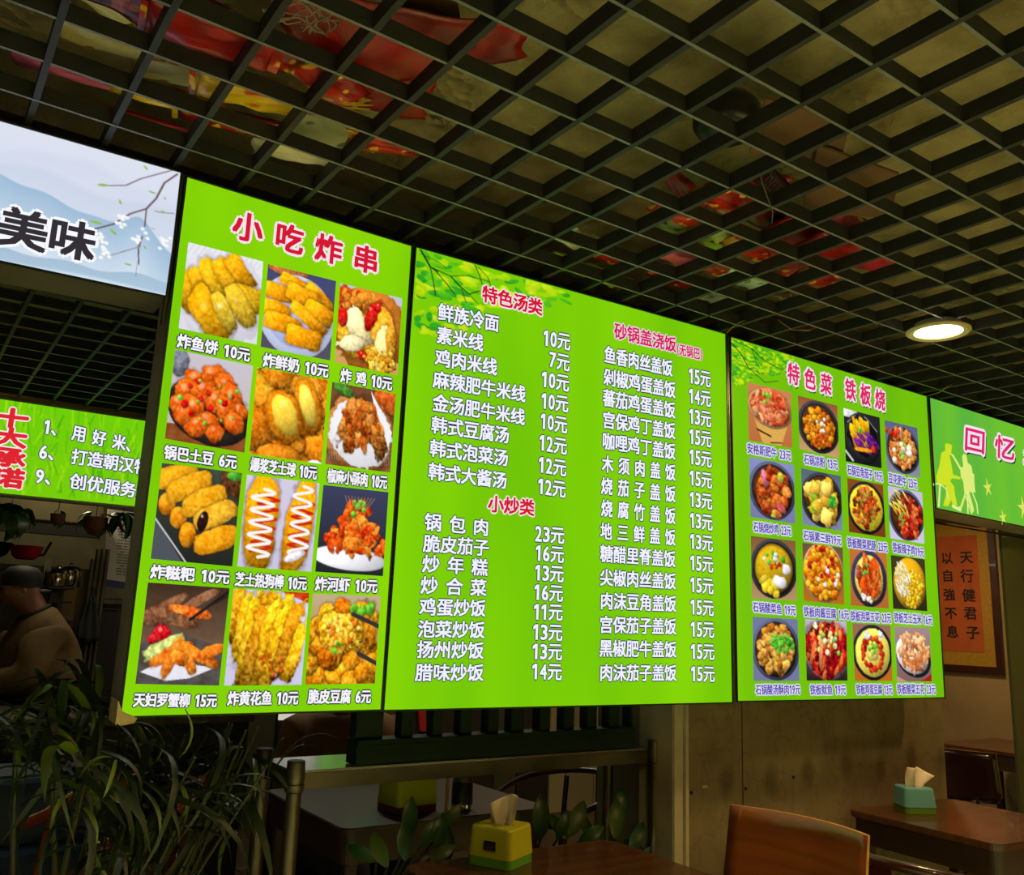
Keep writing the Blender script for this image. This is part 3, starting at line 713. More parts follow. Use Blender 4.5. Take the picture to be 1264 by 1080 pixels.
    if i == 14:
        for k in range(60):
            t = p.rng.random()*6.28; q = .2+.1*p.rng.random(); p.ell(.5+q*.95*math.cos(t), .5+q*1.1*math.sin(t), .05, .04, p.rng.random()*180, [(206, 50, 20), (226, 90, 30), (180, 30, 16)][k % 3], hl=.3)
        p.ell(.5, .5, .14, .13, 0, (240, 214, 110)); p.heap(16, .52, .44, .12, .1, .03, [(130, 200, 50), (170, 214, 70)]); p.heap(6, .5, .2, .3, .1, .04, [(236, 236, 240)]); p.ell(.72, .18, .06, .06, 0, (236, 236, 244))
    return p.out()

def px_text(parent, O, text, x0, y0, x1, y1, hp, sty, Y=YB, **k):
    A, B2 = atY(x0, y0, Y), atY(x1, y1, Y)
    h = (atY(x0, y0-hp/2, Y) - atY(x0, y0+hp/2, Y)).z
    return place(lettering(parent, text, A, B2, h, sty, **k), O)

# board 1: snacks
b1, O1 = board('menu_board', 'green lit menu board of fried snacks in twelve photos, corner taped, above the palm',
               [(231, 219), (507.5, 304), (469.5, 875.5), (149, 884)], green=((118, 200, 8), (146, 222, 6)), depth=.095)
Q1 = [((232.5, 298.9), (324.9, 322.9), (316.6, 425.4), (220.4, 405.2)), ((331, 326), (414.8, 347), (407.2, 445), (321.6, 428)), ((419.9, 349.5), (496.3, 368.5), (490.5, 463.4), (412.8, 447)),
      ((216.2, 431.4), (312.2, 451.6), (301.5, 558.7), (203.5, 541.5)), ((317.5, 453), (404.8, 469.4), (396.5, 572.7), (307.8, 559.7)), ((409.9, 471.4), (488.4, 486.3), (481.3, 583.3), (401.5, 572.7)),
      ((199.9, 571.4), (298.6, 584), (286.5, 699.2), (186, 689.6)), ((304.9, 585.8), (394.3, 596.7), (384, 705.6), (292.8, 699.2)), ((399.1, 598.5), (479.4, 607.6), (472.5, 711.1), (389, 705.6)),
      ((182.6, 718.8), (283.2, 726.1), (270.1, 846.2), (167, 844.1)), ((288.4, 726.6), (381.6, 731.9), (371.9, 845.2), (276.6, 846.2)), ((386.3, 732.6), (469.8, 736), (462.5, 843.6), (376.6, 844.9))]
N1 = ['golden fish cakes on a white ribbed plate', 'fried milk fingers on a blue plate', 'torn fried chicken with red sauce', 'glazed potato chunks in a black dish', 'cheese balls cut open', 'crisp pork strips on paper',
      'fried rice cakes on a black tray', 'two cheese hot dogs with white zigzag sauce', 'fried river shrimp on a white plate', 'tempura sticks with chopsticks', 'long fried yellow fish', 'crisp tofu held by chopsticks']
for i, q in enumerate(Q1):
    place(print_grid('food_photo', [atY(*c, YB) for c in q], pic(i), 1.0, b1, label='printed photo of '+N1[i]), O1)
px_text(b1, O1, '小 吃 炸 串', 287, 276.5, 467, 325.5, 38, 'red')
for t in (('炸鱼饼 10元', 218.4, 420.4, 308.5, 439.4), ('炸鲜奶 10元', 324.2, 444.4, 405.2, 459.1), ('炸 鸡 10元', 419.9, 463.4, 483.7, 474.8), ('锅巴土豆 6元', 202.3, 558, 292.2, 571.4),
          ('爆浆芝士球 10元', 308.6, 573.2, 390.9, 584.6), ('椒麻小酥肉 10元', 403.8, 587.1, 477.5, 596), ('炸糍粑 10元', 185.2, 705.6, 283.2, 713.2), ('芝士热狗棒 10元', 289.7, 715, 378.4, 720.8),
          ('炸河虾 10元', 388.5, 720.8, 465.7, 724), ('天妇罗蟹柳 15元', 164.4, 864, 267.5, 865), ('炸黄花鱼 10元', 280.5, 862.4, 368, 861.4), ('脆皮豆腐 6元', 379.8, 860, 457.6, 859.8)):
    px_text(b1, O1, *t, 18.5, 'cap')
# paper tape wrapped round the lower left corner
c0 = atY(149, 884, YB)
m = MB()
m.prism([Vector((c0.x-.007, c0.z+.028)), Vector((c0.x+.0, c0.z+.012)), Vector((c0.x+.03, c0.z-.006)), Vector((c0.x+.028, c0.z-.012)), Vector((c0.x+.0, c0.z-.018)), Vector((c0.x-.008, c0.z-.01))] and
        [Vector((c0.x-.0085, YB-.0062, c0.z+.028)), Vector((c0.x+.001, YB-.0062, c0.z+.010)), Vector((c0.x+.032, YB-.0062, c0.z-.004)), Vector((c0.x+.026, YB-.0062, c0.z-.014)), Vector((c0.x, YB-.0062, c0.z-.018)), Vector((c0.x-.0085, YB-.0062, c0.z-.012))], (0, 0.002, 0))
m.prism([Vector((c0.x-.0075, YB-.006, c0.z+.03)), Vector((c0.x-.0075, YB+.062, c0.z+.034)), Vector((c0.x-.0075, YB+.062, c0.z-.012)), Vector((c0.x-.0075, YB-.006, c0.z-.016))], (-.002, 0, 0))
place(m.build('paper_tape', mat('masking_tape', (206, 190, 140), 0.7, c2=(180, 164, 112), scale=40), b1), O1)

# board 2: price list
b2, O2 = board('menu_board', 'wide green lit price list of soups, stir-fries and rice in white characters, no photos',
               [(513.5, 305.5), (895, 412.5), (903.5, 866.5), (473.5, 876)], green=((112, 196, 8), (134, 214, 8)))
rows = [('鲜族冷面', 540, 385, 615.8, 400.8), ('素米线', 538.3, 413.3, 596.2, 424.5), ('鸡肉米线', 536.3, 441.3, 613.3, 454.2), ('麻辣肥牛米线', 533.8, 468.3, 648.3, 487.5), ('金汤肥牛米线', 533.3, 496.7, 647.5, 515.8),
        ('韩式豆腐汤', 531.7, 524.2, 628.3, 538.3), ('韩式泡菜汤', 529.7, 553, 627, 566.3), ('韩式大酱汤', 528, 581.7, 625.3, 594.2), ('锅 包 肉', 523.3, 644.2, 603.3, 652), ('脆皮茄子', 521.7, 670.8, 603.3, 676.7),
        ('炒 年 糕', 520.5, 695.8, 601.7, 701.2), ('炒 合 菜', 518.3, 722.5, 600.3, 726.2), ('鸡蛋炒饭', 517, 749.2, 599.2, 751.2), ('泡菜炒饭', 515, 776.5, 598, 778), ('扬州炒饭', 514, 801.7, 596.7, 803.3), ('腊味炒饭', 511.7, 830.3, 596.5, 830.3),
        ('10元', 669.7, 416.7, 703.7, 423.3), ('7元', 677, 443.3, 703, 449.2), ('10元', 667.5, 467.5, 702.2, 474.2), ('10元', 667.2, 494.2, 701.3, 499.7), ('10元', 666.2, 519.2, 700, 525.8), ('12元', 664.7, 545.8, 699.5, 552),
        ('12元', 663.8, 573, 698.8, 578.7), ('12元', 663, 599.5, 698, 605), ('23元', 659.2, 658.3, 696.3, 661.7), ('16元', 660, 682, 695.8, 685.3), ('13元', 659.2, 706.2, 695.5, 709.2), ('16元', 658.3, 730.5, 694.7, 733),
        ('11元', 657.5, 754.7, 694.2, 756.3), ('13元', 656.7, 779.5, 694, 781.3), ('13元', 656, 803.7, 693.7, 805), ('14元', 655.5, 828.3, 693.3, 829.7)]
for r in rows: px_text(b2, O2, *r, 23, 'white')
R2 = ['鱼香肉丝盖饭', '剁椒鸡蛋盖饭', '蕃茄鸡蛋盖饭', '宫保鸡丁盖饭', '咖哩鸡丁盖饭', '木 须 肉 盖 饭', '烧 茄 子 盖 饭', '烧 腐 竹 盖 饭', '地 三 鲜 盖 饭', '糖醋里脊盖饭', '尖椒肉丝盖饭', '肉沫豆角盖饭', '宫保茄子盖饭', '黑椒肥牛盖饭', '肉沫茄子盖饭']
C2 = [(745, 437.5, 829.7, 455.8), (744.2, 465, 833.3, 482.5), (743.3, 490.8, 833, 507.5), (743, 518, 833, 533), (742.5, 544.2, 833.3, 558.3), (742.2, 572.5, 833.3, 584.2), (741.2, 599.7, 833.3, 610.8), (741.2, 627.2, 833.3, 637.8),
      (740.3, 655.5, 833.3, 664.2), (740, 683.3, 833.3, 690.8), (739.7, 712.8, 833.8, 718), (740, 741.7, 834.2, 745.8), (739.2, 771.2, 834.2, 773.8), (738.8, 800.3, 834.5, 802), (739.2, 830.5, 834.5, 830.8)]
PR = [15, 14, 13, 15, 15, 15, 13, 13, 13, 15, 15, 15, 15, 15, 15]
PY = [(463.3, 469.2), (488.3, 493.3), (513.3, 518.3), (538.3, 543.3), (563.3, 568.3), (589.2, 594.2), (615.8, 620), (641.7, 645.8), (667.5, 671.7), (694.2, 697.5), (721.3, 724.2), (748.7, 751.2), (776.2, 778), (803.8, 805), (831.3, 832.2)]
for t, c, pr, y in zip(R2, C2, PR, PY):
    px_text(b2, O2, t, *c, 22.5, 'white')
    f = (y[0]-463)/368.0
    px_text(b2, O2, '%d元' % pr, 849.3+2.4*f, y[0], 876.7+5*f, y[1], 22, 'white')
px_text(b2, O2, '特色汤类', 594.5, 362.5, 669.2, 380.8, 22, 'red')
px_text(b2, O2, '小炒类', 601.7, 621.7, 659.2, 627.5, 22, 'red')
px_text(b2, O2, '砂锅盖浇饭', 757.5, 408.3, 834.2, 426.7, 21, 'rednarrow')
px_text(b2, O2, '(无锅巴)', 834.5, 430.8, 866.7, 438.5, 15, 'rednarrow')
def leafart(w, h, seed, n, cov, green, branches, size=.06):
    p = Paint(w, h, green, seed=seed)
    keep = np.zeros((h*p.ss, w*p.ss), bool); c0 = p.C.copy()
    for k in range(n):
        x, y = cov(p.rng)
        c = [(196, 224, 12), (176, 220, 16), (60, 176, 30), (88, 192, 24), (36, 156, 40), (206, 228, 30)][k % 6]
        p.ell(x, y, size*(.6+p.rng.random()*.8), size*(.35+.35*p.rng.random()), p.rng.random()*180, c, sh=.1, rim=.08, tex=10, wob=.12, al=.85)
    for pts, wd in branches: p.line(pts, wd, (22, 44, 16))
    keep = (np.abs(p.C-c0).sum(-1) > 6)
    kk = keep.reshape(h, p.ss, w, p.ss).any((1, 3))
    return p.out(), kk
# leaves: quad top edge follows the board's top edge
def corner_art(parent, O, q, w, h, seed, n, cov, green, br, size):
    img, kk = leafart(w, h, seed, n, cov, green, br, size)
    place(print_grid('leaf_print', [atY(*c, YB) for c in q], img, 1.0, parent, off=0.0003, keep=kk, label='printed green leaves and thin dark branches'), O)
def cov2(r):
    while True:
        x, y = r.random(), r.random()
        if y < .85-.9*x**1.2+.1*math.sin(x*9) and y > .02: return x, y
corner_art(b2, O2, ((514.5, 306.5), (714, 362.5), (712, 468), (509, 425)), 190, 120, 5, 120, cov2, (126, 208, 8),
           [([(.02, .0), (.08, .16), (.12, .19)], .011), ([(.08, .16), (.195, .2), (.25, .28), (.305, .34), (.36, .28), (.44, .26)], .009), ([(.195, .2), (.3, .14), (.42, .15)], .006), ([(.08, .16), (.10, .3), (.115, .44)], .005),
            ([(.1, .17), (.18, .3), (.22, .38)], .006), ([(.305, .34), (.36, .42)], .004), ([(.26, .3), (.29, .44)], .004), ([(.02, .05), (.12, .08), (.17, .13)], .004), ([(.33, .0), (.36, .1), (.38, .2)], .005), ([(.35, .02), (.41, .1), (.43, .18)], .004)], .05)
# board 3: stone-pot dishes
b3, O3 = board('menu_board', 'green lit menu board of stone-pot dishes in sixteen small photos on the papered wall',
               [(901.5, 416), (1143.5, 489.5), (1165.5, 860.5), (910, 865)], green=((106, 184, 14), (124, 202, 10)))
Q3 = [((922.3, 471.8), (976.1, 484.7), (977.8, 553), (924.2, 543.2)), ((984.6, 488.1), (1033.4, 500.8), (1035.7, 565.8), (986.9, 554)), ((1041, 503.7), (1085.6, 515.4), (1088.1, 578.1), (1043.9, 569.2)), ((1091.7, 518.5), (1132.1, 528.3), (1135.9, 589.5), (1095.1, 580.6)),
      ((924.5, 563.8), (979.6, 574.2), (981.5, 646.4), (926.4, 637.8)), ((988.7, 578), (1037.5, 587.5), (1039.9, 655.5), (990.6, 647.3)), ((1045.6, 590), (1089.7, 598.5), (1093.1, 663.5), (1047.9, 656.5)), ((1095.7, 599.5), (1138.1, 608), (1140.9, 671.4), (1098.8, 664.4)),
      ((926.6, 661.4), (981.7, 668), (983.2, 741.1), (928, 738.3)), ((990.2, 669.9), (1040, 676.2), (1042.1, 746.4), (992.1, 741.5)), ((1048.2, 676.6), (1094.1, 682.3), (1097, 751.2), (1050.1, 747.2)), ((1099.4, 685.1), (1141.2, 690.4), (1144.4, 754.4), (1102.3, 751.2)),
      ((928.9, 761.3), (984.3, 764.4), (986.7, 840.4), (929.9, 840.4)), ((993.6, 764.2), (1044.6, 767.4), (1046, 840), (995.6, 840)), ((1052.1, 769.2), (1099, 772.2), (1101.4, 840.4), (1055.1, 840.4)), ((1103.9, 773.3), (1147.5, 775.1), (1150, 841), (1107.5, 841))]
for i, q in enumerate(Q3):
    place(print_grid('food_photo', [atY(*c, YB) for c in q], bowl(i), 1.0, b3), O3)
for t in (('安格斯肥牛 23元', 921.4, 553, 975.9, 563.1), ('石锅凉粉 13元', 991.6, 566.7, 1033.4, 574.5), ('石锅豆角茄子 19元', 1045.2, 579.6, 1089, 589.1), ('豆花肥牛 23元', 1096, 590, 1131.6, 598.2),
          ('石锅烧炒鸡 23元', 929.2, 650.2, 976.1, 655.9), ('石锅素三鲜19元', 990.9, 660.6, 1038, 667.8), ('铁板酸菜肥肠 23元', 1045.1, 669.2, 1095, 676.2), ('铁板辣子鸡19元', 1101.1, 675.4, 1140, 682.5),
          ('石锅酸菜鱼 19元', 928.5, 749.1, 981.7, 754), ('铁板肉酱豆腐 16元', 991.2, 754.8, 1047.2, 759.2), ('铁板泡菜五花 23元', 1049.1, 760.1, 1099.4, 763.3), ('铁板芝士玉米 16元', 1102.8, 762, 1150.1, 765.8),
          ('石锅酸汤酥肉19元', 931.9, 851.5, 987.2, 850.9), ('铁板鱿鱼 19元', 999.1, 851.5, 1043.6, 851.3), ('铁板鸡蛋豆腐 13元', 1056.1, 850.9, 1101, 851.3), ('铁板酸菜五花 23元', 1106.5, 850.5, 1154, 850.9)):
    px_text(b3, O3, *t, 13.5, 'purple')
px_text(b3, O3, '特 色 菜', 971.5, 460, 1026, 477, 27, 'calli'); px_text(b3, O3, '铁 板 烧', 1042.5, 479.5, 1092, 496, 27, 'calli')
def cov3(r):
    while True:
        x, y = r.random(), r.random()
        if y < 1.02-.75*x+.08*math.sin(x*11): return x, y
corner_art(b3, O3, ((902.5, 417), (982, 441), (983, 490), (903.5, 475)), 100, 84, 8, 330, cov3, (116, 194, 10),
           [([(0, .04), (.3, .1), (.5, .3), (.75, .4), (.95, .5)], .012), ([(0, .1), (.15, .3), (.25, .55), (.5, .8), (.7, .7)], .012), ([(.25, .55), (.45, .62), (.58, .55)], .008), ([(.3, .1), (.38, .4), (.42, .5)], .008)], .045)

# board 4: header over the doorway
b4, O4 = board('header_sign', 'green lit header sign with cyclists and red characters over the doorway', [(1147.0, 490.7), (1400, 572), (1400, 678), (1155.2, 627)],
               green=((116, 196, 40), (92, 182, 60)), depth=0.14, cat='sign')
px_text(b4, O4, '回 忆 是', 1189, 541, 1286, 565, 31, 'calli')
def art4():
    p = Paint(120, 120, (104, 190, 48), seed=3); c0 = p.C.copy(); Y1 = (206, 226, 40); Y2 = (222, 236, 120); Y3 = (226, 240, 160)
    X = lambda x: (x-70)/390.0
    YY = lambda x, y: (y-(295+(x-80)*.22))/(545.0)
    def T(pts): return [(X(x), YY(x, y)) for x, y in pts]
    p.poly(T([(175, 330), (190, 298), (215, 305), (232, 345), (225, 400), (235, 415), (212, 420), (228, 500), (240, 580), (300, 600), (300, 620), (235, 612), (215, 630), (250, 680), (255, 740), (275, 830), (240, 835), (225, 790), (200, 840), (160, 835), (185, 740), (180, 670), (110, 660), (105, 590), (130, 510), (145, 400), (178, 380)]), Y1)
    p.poly(T([(315, 430), (330, 405), (352, 420), (362, 480), (395, 510), (405, 570), (420, 580), (420, 640), (425, 700), (430, 730), (375, 725), (410, 840), (418, 880), (400, 900), (350, 740), (320, 840), (300, 880), (268, 850), (300, 840), (335, 740), (325, 640), (305, 600), (300, 545), (235, 430), (222, 415), (240, 410), (305, 520), (325, 515)]), Y2)
    p.line(T([(75, 665), (110, 655), (150, 670), (185, 700), (200, 780)]), .02, Y3); p.line(T([(135, 670), (125, 840)]), .035, Y3)
    p.line(T([(360, 730), (365, 900)]), .03, Y3); p.line(T([(405, 735), (440, 820), (450, 900)]), .025, Y3); p.line(T([(345, 760), (395, 900)]), .02, Y3); p.line(T([(240, 840), (300, 870)]), .05, Y3)
    kk = (np.abs(p.C-c0).sum(-1) > 6).reshape(120, 2, 120, 2).any((1, 3))
    return p.out(), kk
img, kk = art4()
cr = lambda x, y: (1140+x*124/837.0, 500+y*160/1080.0)
place(print_grid('figure_print', [atY(*cr(*c), YB) for c in ((70, 293), (460, 379), (460, 924), (70, 838))], img, 1.0, b4, off=.0003, keep=kk, label='printed pale yellow silhouettes of two cyclists'), O4)
def maple(cx, cy, s, col, parent, O):
    c = atY(cx, cy, YB); V = []
    for k in range(10):
        a = math.radians(90+k*36+10); r = s*(1.0 if k % 2 == 0 else .32)
        V.append(Vector((c.x+r*math.cos(a)*.9, YB-.0008, c.z+r*math.sin(a))))
    me = bpy.data.meshes.new('leaf_print'); me.from_pydata(V+[Vector((c.x, YB-.0008, c.z))], [], [(10, (k+1) % 10, k) for k in range(10)])
    place(link('leaf_print', me, emat('leaf_yellow', col), parent), O)
for cx, cy, s in ((1219, 602, .045), (1263, 627, .06), (1238, 639, .04), (1300, 600, .05)): maple(cx, cy, s, (220, 226, 90), b4, O4)

# white landscape sign at the left end, same row
qs = [(-75, 128.5), (222.5, 213.5), (205.5, 365.5), (-75, 306)]
b5, O5 = board('landscape_sign', 'white lit sign with misty blue mountains, blossom branch and two black characters', qs, green=((214, 224, 238), (226, 232, 244)), boxm=mat('grey_enamel', (96, 96, 78), .55, c2=(84, 84, 68), scale=3), depth=0.13, cat='sign')
def land():
    w, h = 230, 150
    p = Paint(w, h, (222, 226, 240), (196, 216, 234), seed=21); U, V = p.U, p.V
    def ridge(f, c, c2, soft=.012):
        y = f(U); A = np.clip((V-y)/soft, 0, 1); t = np.clip((V-y)/.45, 0, 1)[..., None]
        p._mix(A, np.array(c, float)*(1-t)+np.array(c2, float)*t)
    ridge(lambda u: .14+.05*np.sin(u*9)-.015*np.sin(u*23)+.25*np.clip(u-.75, 0, 1), (212, 218, 236), (220, 226, 240), .06)
    ridge(lambda u: .27+.03*np.sin(u*12)+.10*np.clip(u-.4, 0, 1), (204, 214, 232), (216, 224, 240), .05)
    ridge(lambda u: .38+.36*np.clip(u-.25, 0, 1)+.012*np.sin(u*26)-.16*np.exp(-((u-.83)/.085)**2), (158, 188, 216), (212, 226, 240), .012)
    ridge(lambda u: .90-.03*np.exp(-((u-.9)/.12)**2)+.012*np.sin(u*21), (166, 192, 214), (200, 220, 236), .008)
    ridge(lambda u: .97+.01*np.sin(u*7), (206, 226, 240), (216, 232, 242), .02)
    br = (100, 72, 76)
    p.line([(.985, .02), (.93, .12), (.9, .26), (.86, .36), (.79, .43), (.72, .54), (.63, .62)], .009, br); p.line([(.96, .0), (.88, .08), (.82, .14), (.76, .22), (.66, .27)], .006, br)
    p.line([(.86, .36), (.86, .5)], .006, br); p.line([(.99, .34), (.93, .36), (.9, .36)], .004, br); p.line([(.84, .9), (.85, .62), (.83, .68), (.76, .74)], .001, br); p.line([(.855, .58), (.84, .68), (.85, .8)], .006, br); p.line([(.83, .68), (.72, .78)], .003, br)
    for x, y, a, s in ((.66, .265, -20, .03), (.64, .56, 0, .032), (.6, .64, 5, .028), (.72, .6, 50, .026), (.88, .22, 10, .022), (.74, .36, 80, .02), (.8, .82, 0, .02), (.87, .66, 60, .018), (.94, .35, 20, .02), (.84, .04, 60, .02), (.94, .24, 80, .016), (.9, .5, 30, .015)):
        p.ell(x, y, s, s*.35, a, (146, 184, 80), sh=.1, rim=.1, tex=6)
    for k in range(60):
        cx, cy = [(.69, .76), (.75, .5), (.84, .6), (.66, .68), (.96, .6)][k % 5]
        p.ell(cx+p.rng.normal()*.018, cy+p.rng.normal()*.03, .011, .014, 0, (246, 248, 246), sh=.05, rim=.06, tex=3)
    return p.out()
place(print_grid('landscape_print', [atY(*c, YB) for c in qs], land(), 1.0, b5, off=.0004), O5)
px_text(b5, O5, '美味', -3, 278, 118, 303, 53, 'inkround', off=0.0004)

# aluminium posts in the joints between the boards
for px0, py0, px1, py1, wd in ((226.5, 217, 201, 400, .011), (898.2, 414, 906.9, 866, .012), (510.6, 303, 471.6, 877, .008)):
    a, c = atY(px0, py0, YB), atY(px1, py1, YB)
    o = MB().tube([(a.x, YB+.004, a.z+.004), (c.x, YB+.004, c.z)], wd/2, 10).build('joint_post', mat('post_metal', (86, 96, 76), 0.3, metal=0.8), None, smooth=True)
    tag(o, {.012: 'round metal post between the price list and the stone-pot board', .011: 'thin metal post between the white sign and the snack board', .016: 'round metal post between the price list and the stone-pot board', .008: 'narrow dark strip between the snack board and the price list'}[wd], 'post')

# green promise sign hanging at the kitchen
YK = 4.9
def kitchen_sign():
    q = [(-80, 480.5), (215, 525), (205, 628.5), (-80, 600.5)]
    TL, TR, BR, BL = [atY(*c, YK) for c in q]
    t = thing('promise_sign', 'green lit grass-pattern sign with red and white characters hung over the kitchen counter', 'sign', ((BL.x+BR.x)/2, YK, BL.z)); O = Vector(t.location)
    p = Paint(240, 90, (112, 206, 10), (120, 204, 12), seed=77); rng = p.rng
    for k in range(260):
        x, y = rng.random()*.85, rng.random(); L = .04+.1*rng.random(); a = rng.normal()*.7-1.2
        p.line([(x, y), (x+L*.35*math.cos(a), y+L*2.2*math.sin(a))], .004+.006*rng.random(), [(86, 184, 16), (60, 160, 20), (150, 222, 14), (178, 226, 20)][k % 4], .55)
    place(print_grid('light_panel', (TL, TR, BR, BL), p.out(), 1.0, t), O)
    m = MB(); m.prism([v-O+Vector((0, .002, 0)) for v in (TL+Vector((-.01, 0, .01)), TR+Vector((.01, 0, .01)), BR+Vector((.01, 0, -.01)), BL+Vector((-.01, 0, -.01)))], (0, .1, 0)); m.build('light_box', M_alu, t)
    def tx(s, x0, y0, x1, y1, hp, sty): px_text(t, O, s, x0, y0, x1, y1, hp, sty, Y=YK)
    tx('1、 用 好 米、', 54, 526, 172, 552, 21, 'white'); tx('6、 打造朝汉特色', 48, 557, 202, 581, 21, 'white'); tx('9、 创优服务最', 43, 587, 188, 609, 21, 'white')
    for ch, y0, y1 in (('十', 505, 528), ('大', 529, 552), ('承', 553, 577), ('诺', 578, 602)):
        yc = (y0+y1)/2; k = (yc-516)/75
        tx(ch, -8-4*k, yc-2.5, 36-6*k, yc+2.5, 25, 'redround')
kitchen_sign()

# ------------------------------------------------------------------ ceiling void: things lying on the cell grid
def foil(name, c, c2, c3, scale=6, rough=0.3, seed=0):
    m = mat(name, c, rough, c2=c2, scale=scale, detail=2, lo=0.46, hi=0.54, bump=0.25, bscale=9)
    nt = m.node_tree; b = nt.nodes['Principled BSDF']; src = b.inputs['Base Color'].links[0].from_socket
    tc = nt.nodes['Texture Coordinate']; mp = nt.nodes.new('ShaderNodeMapping'); mp.inputs['Location'].default_value = (seed*1.7, seed, 0)
    v = nt.nodes.new('ShaderNodeTexNoise'); v.inputs['Scale'].default_value = scale*2.3; v.inputs['Detail'].default_value = 1
    nt.links.new(tc.outputs['Object'], mp.inputs[0]); nt.links.new(mp.outputs[0], v.inputs[0])
    r = nt.nodes.new('ShaderNodeValToRGB'); r.color_ramp.elements[0].position = .60; r.color_ramp.elements[1].position = .63
    r.color_ramp.elements[0].color = (0, 0, 0, 1); nt.links.new(v.outputs[0], r.inputs[0])
    mx = nt.nodes.new('ShaderNodeMixRGB'); nt.links.new(r.outputs[0], mx.inputs[0]); nt.links.new(src, mx.inputs[1]); mx.inputs[2].default_value = (*lin(c3), 1)
    nt.links.new(mx.outputs[0], b.inputs['Base Color'])
    return m
BAGM = {
    'red': foil('red_foil', (150, 22, 16), (120, 14, 12), (160, 30, 20), 5, .35),
    'redgold': foil('red_gold_foil', (176, 40, 22), (130, 18, 14), (220, 170, 40), 9, .3, 1),
    'maroon': foil('maroon_foil', (110, 18, 28), (78, 12, 22), (176, 90, 80), 7, .25, 2),
    'cream': foil('cream_foil', (206, 200, 130), (190, 180, 90), (140, 96, 40), 7, .35, 3),
    'yellow': foil('yellow_foil', (226, 190, 34), (206, 164, 20), (180, 50, 20), 5, .3, 4),
    'white': foil('white_foil', (220, 214, 180), (196, 196, 150), (120, 130, 110), 6, .4, 5),
    'pink': foil('pink_cloth', (196, 90, 104), (110, 30, 50), (190, 150, 60), 6, .6, 6),
    'crimson': foil('crimson_cloth', (190, 20, 46), (150, 14, 34), (200, 60, 70), 6, .5, 7),
    'green': foil('lime_foil', (150, 190, 50), (200, 210, 110), (90, 50, 20), 8, .3, 8),
    'mint': foil('mint_foil', (190, 214, 186), (150, 180, 150), (120, 140, 120), 12, .35, 9),
    'brown': mat('cardboard', (104, 74, 44), 0.85, c2=(84, 58, 34), scale=5),
}
ZB = 1.042
def bag(name, label, cat, px, py, L, W, rot, mk, h=0.022, taper=0.0, seed=0, group=None, z=ZB, ends=False):
    c = atZ(px, py, z); rng = np.random.default_rng(seed+11)
    nu, nv = 22, 14
    u = np.linspace(-1, 1, nu)[:, None]; v = np.linspace(-1, 1, nv)[None]
    env = np.clip((1-np.abs(u)**5)*(1-np.abs(v)**4), 0, 1)**.6
    wid = (1-taper*(u+1)/2)
    wr = 0
    for k in range(5):
        a, b2, ph = rng.normal()*4, rng.normal()*5, rng.random()*6.28
        wr = wr + np.sin(a*u+b2*v+ph)*(.30/(1+.4*k))
    wr2 = np.abs(np.sin(3.1*u+5*v+rng.random()*6)+.6*np.sin(-6*u+3.5*v+rng.random()*6))*.35
    X = u*L/2*(1+.04*np.sin(v*3+seed)) + 0*v; Y = v*W/2*wid*(1+.07*np.sin(u*5+seed)+.05*np.sin(u*9+2*seed))
    Zt = h*(env*(1+.3*wr)+.15) + h*.1; Zb = -h*(env*(.55+.3*wr*.6+.45*wr2)) - h*.02
    ca, sa = math.cos(math.radians(rot)), math.sin(math.radians(rot))
    V = []
    for Z in (Zt, Zb):
        P = np.stack([X*ca-Y*sa, X*sa+Y*ca, Z], -1).reshape(-1, 3); V += [tuple(p) for p in P]
    zmin = min(p[2] for p in V); V = [(x, y, q-zmin+0.001) for x, y, q in V]
    F = []; N = nu*nv
    for i in range(nu-1):
        for j in range(nv-1):
            a = i*nv+j; F.append((a, a+nv, a+nv+1, a+1)); F.append((N+a, N+a+1, N+a+nv+1, N+a+nv))
    rim = [i*nv for i in range(nu)] + [(nu-1)*nv+j for j in range(1, nv)] + [i*nv+nv-1 for i in range(nu-2, -1, -1)] + [j for j in range(nv-2, 0, -1)]
    for k in range(len(rim)): a, b2 = rim[k], rim[(k+1) % len(rim)]; F.append((a, N+a, N+b2, b2))
    me = bpy.data.meshes.new(name); me.from_pydata(V, [], F)
    bm = bmesh.new(); bm.from_mesh(me); bmesh.ops.recalc_face_normals(bm, faces=bm.faces); bm.to_mesh(me); bm.free()
    o = link(name, me, BAGM[mk], None, True); o.location = c
    if ends:
        for s in (-1, 1):
            m = MB(); w = W*(.42 if s < 0 else .42*(1-taper)); x = s*L/2
            m.prism([Vector((x-.004, -w, h*.6)), Vector((x+s*.016, -w*1.05, h*.6)), Vector((x+s*.016, w*1.05, h*.6)), Vector((x-.004, w, h*.6))], (0, 0, .002))
            e = m.build('crimped_end', BAGM['redgold' if mk != 'redgold' else 'yellow'], o); e.rotation_euler = (0, 0, math.radians(rot))
    return tag(o, label, cat, group)
